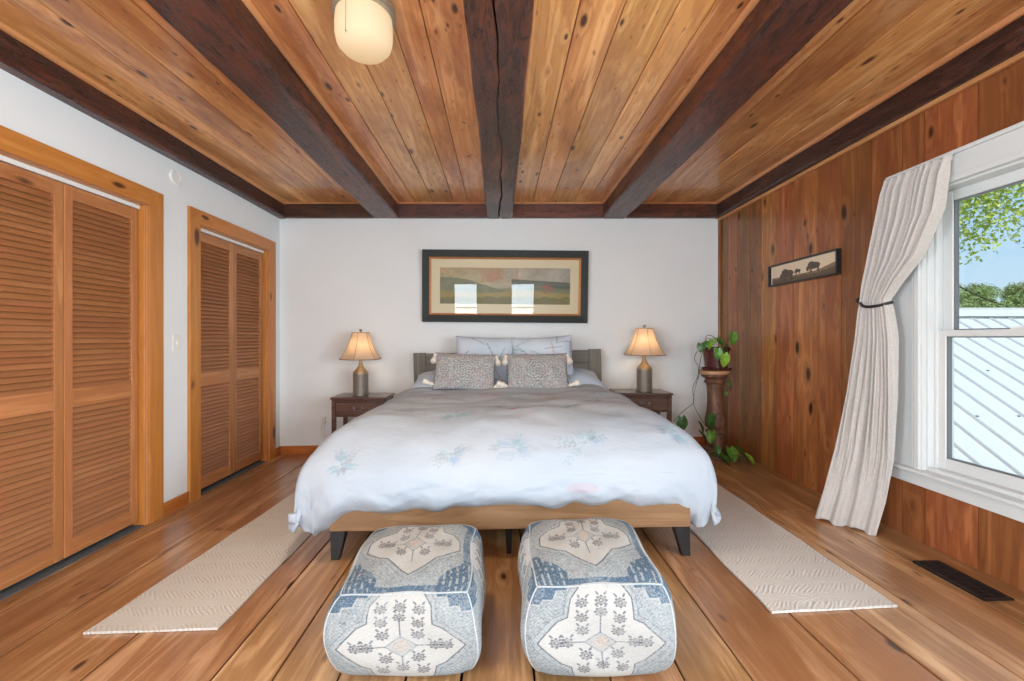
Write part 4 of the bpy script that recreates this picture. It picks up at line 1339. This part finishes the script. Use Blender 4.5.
def frame_box(q, x0, x1, z0, z1, w_, y0, y1, bevelled=True):
    """mitred frame: outer rect x0..x1,z0..z1, width w, between depths y0 (front) and y1 (back), sloping inwards"""
    o = [(x0, z0), (x1, z0), (x1, z1), (x0, z1)]; i = [(x0 + w_, z0 + w_), (x1 - w_, z0 + w_), (x1 - w_, z1 - w_), (x0 + w_, z1 - w_)]
    ym = y0 + (.012 if bevelled else 0)
    for k in range(4):
        k2 = (k + 1) % 4
        vs = [(o[k][0], y0, o[k][1]), (o[k2][0], y0, o[k2][1]), (i[k2][0], ym, i[k2][1]), (i[k][0], ym, i[k][1])]
        vs += [(v[0], y1, v[2]) for v in vs]
        q.add(vs, [(0, 1, 2, 3), (7, 6, 5, 4), (0, 4, 5, 1), (1, 5, 6, 2), (2, 6, 7, 3), (3, 7, 4, 0)])
t = empty('framed_picture', (.048, YB - .020, 1.722), (math.radians(2.4), math.radians(.5), 0))
tag(t, 'wide framed landscape painting under glass with dark frame above the headboard', 'picture')
hw, hh = .870, .378
q = MB(); frame_box(q, -hw, hw, -hh, hh, .075, -.035, 0); q.build('frame', M['frame_dark'], t)
q = MB(); frame_box(q, -hw + .075, hw - .075, -hh + .075, hh - .075, .02, -.026, 0); q.build('gilt_fillet', M['frame_gold'], t)
q = MB(); q.box(-hw + .09, hw - .09, -.010, -.003, -hh + .09, hh - .09); q.build('mat_board', M['mat_cream'], t)
def flat_print(name, x0, x1, z0, z1, y, paint, parent, nx=340, nz_=110, mat=None):
    A, B = np.meshgrid(np.linspace(0, 1, nx), np.linspace(0, 1, nz_), indexing='ij')
    P = np.stack([x0 + (x1 - x0) * A, np.full_like(A, y), z0 + (z1 - z0) * B], -1)
    return grid_mesh(name, P, mat or M['paint_print'], parent, paint(A, B, nx))
flat_print('print', -.685, .685, -.185, .195, -.0115, paint_landscape, t)
q = MB(); q.box(-hw + .08, hw - .08, -.018, -.0155, -hh + .08, hh - .08); q.build('glass', M['glass'], t)

t = empty('framed_photo', (XR - .002, 3.19, 1.703), (0, 0, -PI / 2))
tag(t, 'narrow black framed sepia photo of grazing animals on the pine wall', 'picture')
hw, hh = .363, .088
q = MB(); frame_box(q, -hw, hw, -hh, hh, .012, -.032, 0, False); q.build('frame', M['frame_black'], t)
q = MB(); q.box(-hw + .01, hw - .01, -.012, -.004, -hh + .01, hh - .01); q.build('mat_board', plain('white_mat', (.75, .72, .66), .7), t)
flat_print('print', -hw + .026, hw - .013, -hh + .012, hh - .012, -.0135, paint_buffalo, t, 260, 80)

# ------------------------------------------------------------------ plant stand and pothos
PX, PY = 2.058, 3.96
t = empty('plant_stand', (PX, PY, FZ(PX)), (0, TILT, 0))
tag(t, 'old turned wooden pedestal plant stand in the corner by the pine wall', 'plant stand')
q = MB(); R = random.Random(6); q.rnd(R)
q.lathe([(0, .79), (.125, .79), (.134, .796), (.136, .806), (.134, .822), (.128, .828), (0, .828)], 40); q.build('top', M['standtop'], t, smooth=35)
q = MB(); q.rnd(R)
q.lathe([(0, 0), (.125, 0), (.128, .012), (.122, .03), (.100, .038), (.096, .05), (.108, .062), (.110, .074), (.100, .086), (.078, .095), (.074, .125), (.070, .20), (.072, .225),
         (.083, .232), (.090, .245), (.083, .258), (.070, .266), (.068, .275), (.080, .285), (.091, .31), (.094, .34), (.088, .38), (.076, .44), (.069, .51), (.066, .58), (.068, .66), (.074, .70), (.090, .712), (.094, .724),
         (.084, .736), (.080, .745), (.098, .758), (.115, .772), (.118, .79), (0, .79)], 44)
q.build('turned_post', M['stand'], t, smooth=28)

pt = empty('potted_plant', (PX - .0, PY - .0, FZ(PX) + .829), (0, TILT, 0))
tag(pt, 'trailing green pothos in a dark red pot on the turned stand', 'plant')
q = MB(); q.lathe([(0, 0), (.118, 0), (.130, .006), (.134, .022), (.128, .024), (.115, .014), (0, .012)], 40); q.build('saucer', M['pot'], pt, smooth=35)
q = MB(); q.lathe([(0, .014), (.092, .014), (.098, .02), (.106, .10), (.114, .175), (.122, .18), (.125, .19), (.125, .215), (.120, .218), (.112, .212), (.108, .19), (0, .19)], 40); q.build('pot', M['pot'], pt, smooth=35)
q = MB(); q.lathe([(0, .197), (.06, .199), (.109, .195)], 24, cap=False); q.build('soil', M['soil'], pt, smooth=60)
def px2(x, y, Y):  # helper used only to note measured places: point at depth Y
    return Vector(((x - 500.5) * Y / 415, Y, 1.18 - (y - 338) * Y / 415))
inv = (Matrix.Translation(pt.location) @ Euler((0, TILT, 0)).to_matrix().to_4x4()).inverted()
def zp(zx, zy, Y):
    return inv @ px2(670 + zx / 4.26, 320 + zy / 4.26, Y)
vines = [
    [(190, 108, 3.90), (165, 78, 3.86), (150, 88, 3.86), (118, 130, 3.86), (104, 165, 3.88), (120, 200, 3.9), (118, 240, 3.92), (97, 290, 3.95), (100, 350, 3.98), (62, 383, 4.0), (30, 415, 4.02), (12, 440, 4.04)],
    [(170, 112, 3.90), (145, 128, 3.84), (128, 180, 3.84), (124, 230, 3.86), (107, 290, 3.88), (100, 350, 3.90), (112, 385, 3.9), (135, 425, 3.88), (165, 465, 3.86), (205, 490, 3.84), (232, 520, 3.82), (243, 548, 3.80)],
    [(240, 105, 3.96), (262, 130, 4.0), (258, 200, 4.03), (255, 240, 4.04), (248, 290, 4.04), (235, 320, 4.03)],
    [(200, 108, 3.92), (185, 72, 3.95), (160, 66, 4.0), (148, 82, 4.02)],
    [(225, 105, 3.95), (245, 85, 3.9), (262, 70, 3.86)],
    [(215, 108, 3.92), (228, 112, 3.82), (234, 150, 3.80)],
    [(243, 548, 3.80), (262, 575, 3.74), (300, 580, 3.72), (335, 595, 3.72)],
    [(243, 548, 3.80), (215, 575, 3.78), (185, 572, 3.78), (165, 575, 3.78)],
]
q = MB()
for vn in vines:
    pts = [zp(*p_) for p_ in vn]
    # smooth
    pp = []
    for i in range(len(pts) - 1):
        p0, p1, p2, p3 = pts[max(i - 1, 0)], pts[i], pts[i + 1], pts[min(i + 2, len(pts) - 1)]
        for k in range(5):
            s_ = k / 5
            pp.append(0.5 * ((2 * p1) + (p2 - p0) * s_ + (2 * p0 - 5 * p1 + 4 * p2 - p3) * s_ ** 2 + (3 * p1 - p0 - 3 * p2 + p3) * s_ ** 3))
    pp.append(pts[-1])
    q.tube(pp, .0028, 6)
q.build('vine', M['vine'], pt, smooth=60)
def leaf_mesh(r, seed):
    n = 14; vs = []; fs = []
    R = random.Random(seed)
    # heart outline rows from stem notch to the tip
    rows = []
    for i in range(n + 1):
        s_ = i / n
        wd = r * .86 * math.sin(PI * min(1, s_ * .94 + .10)) ** .75 * (1 - .28 * s_)
        yb = -r * 1.05 * s_ * 1.9 + r * .55
        lobe = r * .30 * (1 - s_) ** 3
        row = []
        for j in range(9):
            u = (j - 4) / 4
            row.append((u * wd, yb + lobe * (abs(u) ** 1.2) * 1.2, -abs(u) * wd * .28 * -1 + -.22 * r * (s_ * 1.5) ** 2 + .03 * r * math.sin(u * 9 + seed)))
        rows.append(row)
    vs = [p_ for r_ in rows for p_ in r_]
    for i in range(n):
        for j in range(8): a = i * 9 + j; fs.append((a, a + 1, a + 10, a + 9))
    return vs, fs
leaves = [(268, 72, 3.85, 21, 'leaf', (85, 0, 10)), (222, 98, 3.83, 20, 'leaf', (40, 0, 60)), (205, 135, 3.79, 19, 'leaf', (80, 0, -10)), (232, 162, 3.78, 23, 'leaf_light', (85, 0, 5)), (180, 95, 3.84, 20, 'leaf_light', (35, 0, -60)),
          (155, 100, 3.84, 15, 'leaf', (50, 0, -80)), (130, 112, 3.82, 15, 'leaf_dark', (75, 0, -30)), (205, 84, 3.92, 17, 'leaf', (30, 0, 10)), (240, 118, 3.86, 15, 'leaf_dark', (60, 0, 50)),
          (180, 420, 3.84, 24, 'leaf_dark', (60, 0, -70)), (130, 448, 3.84, 20, 'leaf_dark', (60, 0, 80)), (137, 488, 3.82, 22, 'leaf_dark', (50, 0, 80)), (176, 490, 3.82, 20, 'leaf', (55, 0, -40)), (50, 432, 3.98, 24, 'leaf_dark', (80, 0, -20)),
          (200, 550, 3.80, 17, 'leaf_dark', (60, 0, 0)), (180, 573, 3.76, 17, 'leaf_dark', (35, 0, 70)), (225, 583, 3.74, 22, 'leaf_dark', (25, 0, 30)), (263, 562, 3.76, 24, 'leaf', (45, 0, 0)), (302, 562, 3.72, 27, 'leaf_dark', (45, 0, 60)),
          (335, 585, 3.70, 20, 'leaf_light', (35, 0, 40)), (302, 597, 3.68, 14, 'leaf', (30, 0, 70)), (252, 268, 4.03, 11, 'leaf', (80, 0, 30)), (238, 312, 4.02, 8, 'leaf', (80, 0, 0))]
for i, (a, b, Y, rr_, mt, rot) in enumerate(leaves):
    q = MB(); vs, fs = leaf_mesh(rr_ / 4.26 * Y / 415 * 1.3, i)
    q.add(vs, fs)
    pos = zp(a, b, Y)
    wz = (pt.location + pos).z
    q.build('leaf', M[mt], pt, smooth=180, loc=tuple(pos), rot=tuple(math.radians(v) for v in rot), fix=False)

# ------------------------------------------------------------------ curtain
cu_root = empty('curtain', (0, 0, 0))
tag(cu_root, 'oatmeal linen curtain tied back with a black holder beside the window', 'curtain')
lev = [  # z, left edge (x,y), right edge (x,y), fold depth
    (2.105, (2.262, 2.435), (2.262, 2.085), .014),
    (2.075, (2.255, 2.438), (2.255, 2.09), .012),
    (2.02, (2.250, 2.445), (2.250, 2.095), .020),
    (1.84, (2.245, 2.470), (2.240, 2.115), .024),
    (1.62, (2.235, 2.505), (2.225, 2.205), .024),
    (1.50, (2.225, 2.525), (2.210, 2.295), .020),
    (1.40, (2.215, 2.535), (2.205, 2.362), .015),
    (1.33, (2.205, 2.535), (2.205, 2.345), .018),
    (1.18, (2.185, 2.530), (2.200, 2.315), .024),
    (0.85, (2.135, 2.545), (2.200, 2.310), .028),
    (0.50, (2.070, 2.560), (2.195, 2.320), .028),
    (0.25, (2.015, 2.575), (2.180, 2.350), .028),
    (0.06, (1.965, 2.590), (2.150, 2.375), .026),
]
zs = np.array([l[0] for l in lev])[::-1]
def itp(vals, z): return np.interp(z, zs, np.array(vals)[::-1])
nu, nv = 220, 200
U, V = np.meshgrid(np.linspace(0, 1, nu), np.linspace(0, 1, nv), indexing='ij')
Zc = 2.105 + (0.055 - 2.105) * V
lx = itp([l[1][0] for l in lev], Zc); ly = itp([l[1][1] for l in lev], Zc)
rx_ = itp([l[2][0] for l in lev], Zc); ry_ = itp([l[2][1] for l in lev], Zc); dp = itp([l[3] for l in lev], Zc)
low = np.clip((1.35 - Zc) / 1.2, 0, 1)
ph = U * 2 * PI * 8.5 + 1.9 * np.sin(U * 8 + .5 * Zc) + 1.1 * low * np.sin(U * 5 + 1)
f_up = np.sin(ph) + .35 * np.sin(ph * 2.3 + Zc * 3)
f_lo = np.sin(U * 2 * PI * 3.5 + .6 * np.sin(Zc * 4)) + .4 * np.sin(U * 2 * PI * 7 + Zc * 5)
fd = (f_up * (1 - low) + f_lo * low * .5) * dp
dxn, dyn = (ry_ - ly), -(rx_ - lx)
L_ = np.hypot(dxn, dyn); dxn, dyn = dxn / L_, dyn / L_
# diagonal drag towards the tieback
XX = lx + (rx_ - lx) * U + dxn * fd; YY = ly + (ry_ - ly) * U + dyn * fd
XX = np.minimum(XX, 2.292)
ZZ = Zc + .01 * np.sin(U * 12) * V ** 6
P = np.stack([XX, YY, ZZ], -1)
o = grid_mesh('curtain_panel', P, M['linen'], cu_root)
so = o.modifiers.new('thickness', 'SOLIDIFY'); so.thickness = .003
q = MB()
pts = []
for k in range(22):
    a = PI * (k / 21)
    pts.append((2.215 - .052 * math.sin(a), 2.555 - .215 * (k / 21), 1.405 - .022 * (k / 21) - .030 * math.sin(a)))
q.tube(pts, .0085, 10)
q.tube([(XR, 2.565, 1.41), (2.26, 2.565, 1.41), (2.225, 2.562, 1.41)], .006, 8)
q.lathe([(0, 0), (.016, .002), (.019, .010), (.014, .018), (0, .020)], 20, Matrix.Translation((2.225, 2.565, 1.412)) @ Matrix.Rotation(-PI / 2, 4, 'Y'))
q.lathe([(0, 0), (.018, 0), (.018, .006), (0, .008)], 20, Matrix.Translation((XR, 2.565, 1.41)) @ Matrix.Rotation(-PI / 2, 4, 'Y'))
q.build('tieback', M['blackmetal'], cu_root, smooth=50)
q = MB(); q.tube([(XR, 2.44, 2.09), (2.275, 2.44, 2.09), (2.262, 2.432, 2.09), (2.262, 2.26, 2.09), (2.262, 2.12, 2.09), (2.275, 2.115, 2.09), (2.30, 2.115, 2.09)], .005, 8)
q.build('rod', M['white'], cu_root, smooth=50)

# ------------------------------------------------------------------ outside
R = random.Random(77)
M['grassland'] = plain('spring_grass', (0.19, 0.27, 0.07), 0.95, noise=0.35, nscale=0.6)
M['roofmetal'] = plain('white_metal_roof', (0.76, 0.76, 0.75), 0.45, noise=0.02, nscale=3)
M['roofseam'] = plain('grey_seam', (0.55, 0.55, 0.54), 0.5)
M['treeleaf'] = leaf_mat('spring_leaves', (0.40, 0.48, 0.05), (0.66, 0.70, 0.16))
M['treeleaf2'] = leaf_mat('far_leaves', (0.26, 0.36, 0.09), (0.46, 0.54, 0.20))
M['treeleaf3'] = leaf_mat('far_pale_leaves', (0.25, 0.30, 0.09), (0.42, 0.46, 0.17))
M['bark'] = plain('bark', (0.10, 0.075, 0.055), 0.9, noise=0.3, nscale=12, bump=0.5)
# ground, rising to a hill
def GZ(x, y):
    d = max(0, math.hypot(x, y) - 22)
    return -2.5 + 7.5 * (1 - math.exp(-(d / 55) ** 1.5)) + 1.2 * math.sin(x * .05 + 1) * min(1, d / 40)
n = 70; vs = []; fs = []
for i in range(n + 1):
    for j in range(n + 1):
        u, v_ = i / n * 2 - 1, j / n * 2 - 1
        x, y = 180 * u * abs(u) ** .6, 180 * v_ * abs(v_) ** .6
        vs.append((x, y, GZ(x, y)))
for i in range(n):
    for j in range(n): a = i * (n + 1) + j; fs.append((a, a + n + 1, a + n + 2, a + 1))
q = MB(); q.add(vs, fs); st('ground', q, M['grassland'], smooth=180)

# neighbouring low white metal roof, falling towards the viewer's side
def rz(y): return 1.47 + .66 * (y - 5.2)
t = empty('metal_roof', (0, 0, 0))
tag(t, 'white ribbed metal roof of the low building outside the window', 'roof')
q = MB()
X0, X1, Y0 = 2.95, 14.0, 2.3
q.hexa([(x, y, rz(y) + dz) for dz in (-.06, 0) for y in (Y0, 5.2) for x in (X0, X1)])
q.hexa([(x, y, 1.47 - .66 * (y - 5.2) + dz) for dz in (-.06, 0) for y in (5.2, 8.1) for x in (X0, X1)])
q.build('roof_sheet', M['roofmetal'], t)
q = MB()
x = X0 + .1
while x < X1:
    vs = []
    for dz in (0, .022):
        for y in (Y0, 5.12):
            for dx_ in ((-.013, .013) if dz == 0 else (-.007, .007)): vs.append((x + dx_, y, rz(y) + dz))
    q.hexa(vs); x += .23
q.build('standing_seams', M['roofseam'], t)
q = MB()
q.hexa([(x, y, z) for (y, z) in ((5.10, 1.47 - .02), (5.2, 1.53)) for yy in (0,) for x in (X0, X1)] + [(x, y, z) for (y, z) in ((5.32, 1.47 - .04), (5.2, 1.56)) for x in (X0, X1)])
q.build('ridge_cap', M['roofmetal'], t)
q = MB()
for r_ in range(5):
    y = 2.6 + r_ * .55
    for k in range(40):
        x = X0 + .19 + k * .37 * 1.0
        if x < X1: q.lathe([(.012, 0), (.012, .008), (0, .011)], 8, Matrix.Translation((x, y, rz(y))))
q.build('roof_screws', plain('screw_grey', (.12, .12, .13), .5), t)
w = MB(); w.box(X0 + .3, X1 - .3, 2.9, 7.5, -2.6, 0.0)
w.build('building_wall', M['roofmetal'], t)

def foliage(name, c, rad, count, size, mat, parent, seed, ell=(1, 1, .8), shell=.35, clumps=20):
    r = np.random.default_rng(seed)
    d = r.normal(size=(clumps, 3)); d /= np.linalg.norm(d, axis=1)[:, None]
    cc = d * (r.random((clumps, 1)) ** .5) * rad * .72 * np.array(ell)
    cr = rad * (.25 + .22 * r.random(clumps))
    k = r.integers(clumps, size=count)
    e_ = r.normal(size=(count, 3)); e_ /= np.linalg.norm(e_, axis=1)[:, None]
    pos = cc[k] + e_ * (cr[k] * (shell + (1 - shell) * r.random(count)))[:, None] + np.array(c)
    a = r.normal(size=(count, 3)); a /= np.linalg.norm(a, axis=1)[:, None]
    b = np.cross(a, r.normal(size=(count, 3))); b /= np.linalg.norm(b, axis=1)[:, None]
    sz = size * (.6 + .8 * r.random(count))[:, None]
    v0 = pos - a * sz; v1 = pos + b * sz * .55; v2 = pos + a * sz; v3 = pos - b * sz * .55
    V_ = np.stack([v0, v1, v2, v3], 1).reshape(-1, 3)
    F_ = np.arange(count * 4).reshape(-1, 4)
    return raw_mesh(name, V_, F_, mat, parent, smooth=False)
def tree(name, x, y, h, rad, label, seed, mat, count, size, group=None, ell=(1, 1, .8), base=None):
    z0 = GZ(x, y) if base is None else base
    t = empty(name, (x, y, z0))
    tag(t, label, 'tree', group)
    R = random.Random(seed)
    q = MB()
    q.tube([(0, 0, -.2), (.05 * rad, 0, h * .3), (0, .05 * rad, h * .6), (.02, 0, h * .85)], [h * .03, h * .022, h * .014, h * .004], 8)
    for k in range(7):
        a = R.random() * 6.28; zz = h * (.35 + .4 * R.random())
        q.tube([(0, 0, zz), (math.cos(a) * rad * .35, math.sin(a) * rad * .35, zz + rad * .25), (math.cos(a) * rad * .5, math.sin(a) * rad * .5, zz + rad * .3)], [h * .01, h * .006, h * .002], 6)
    q.build('trunk', M['bark'], t, smooth=60)
    f = foliage('crown', (0, 0, h - rad * .8), rad, count, size, mat, t, seed, ell)
    return t
tree('tree', 8.15, 8.9, 9.0, 2.9, 'fresh green leafy tree overhanging the top of the window view', 301, M['treeleaf'], 30000, .042, ell=(1, 1, .72))
rows = [(42, 3.4, 2.4, 3, (45.5, 51.2), 'low pale yellow-green tree just above the edge of the white roof'),
        (49, 4.6, 2.6, 2, (53.2, 58.8), 'mid green rounded tree left of the tiny farmhouse'),
        (60, 5.4, 2.9, 3, (65.4, 71.6, 77.8), 'pale green tree standing behind the tiny farmhouse'),
        (70, 7.2, 2.9, 2, (76.0, 82.2, 88.4), 'tall green tree on the skyline beyond the farmhouse'),
        (82, 8.6, 3.2, 3, (88.5, 95.5, 102.5), 'faint pale tree on the farthest slope of the skyline')]
k_ = 0
for Y_, h, rad, mt, xs_, lab in rows:
    for i, x in enumerate(xs_):
        pos_ = (['leftmost', 'rightmost'] if len(xs_) == 2 else ['leftmost', 'middle', 'rightmost'])[i]
        tree('distant_tree', x, Y_ + (i % 2) * 1.2, h, rad, lab + ', ' + pos_ + ' of its row', 400 + k_, M['treeleaf%d' % mt], 6000, .15, 'trees in the distant tree line')
        k_ += 1
t = empty('farmhouse', (64.2, 53.4, GZ(64.2, 53.4) + .6), (0, 0, math.radians(20)))
tag(t, 'tiny white farmhouse among the distant trees', 'house')
q = MB(); q.box(-1.1, 1.1, -.9, .9, -1.2, 1.15); q.build('house_wall', M['white'], t)
q = MB(); q.extrude([(-1.05, 1.1), (1.05, 1.1), (0, 1.75)], 'x', -1.2, 1.2); q.build('roof', plain('grey_roof', (.30, .31, .33), .7), t)
q = MB(); q.tube([px2(950, 282, 9), px2(985, 299, 8.6), px2(1040, 318, 8.0), px2(1120, 336, 7.3)], .012, 6)
o = q.build('utility_cable', M['blackmetal'], smooth=60)
tag(o, 'thin dark cable crossing the distant trees above the white roof', 'cable')
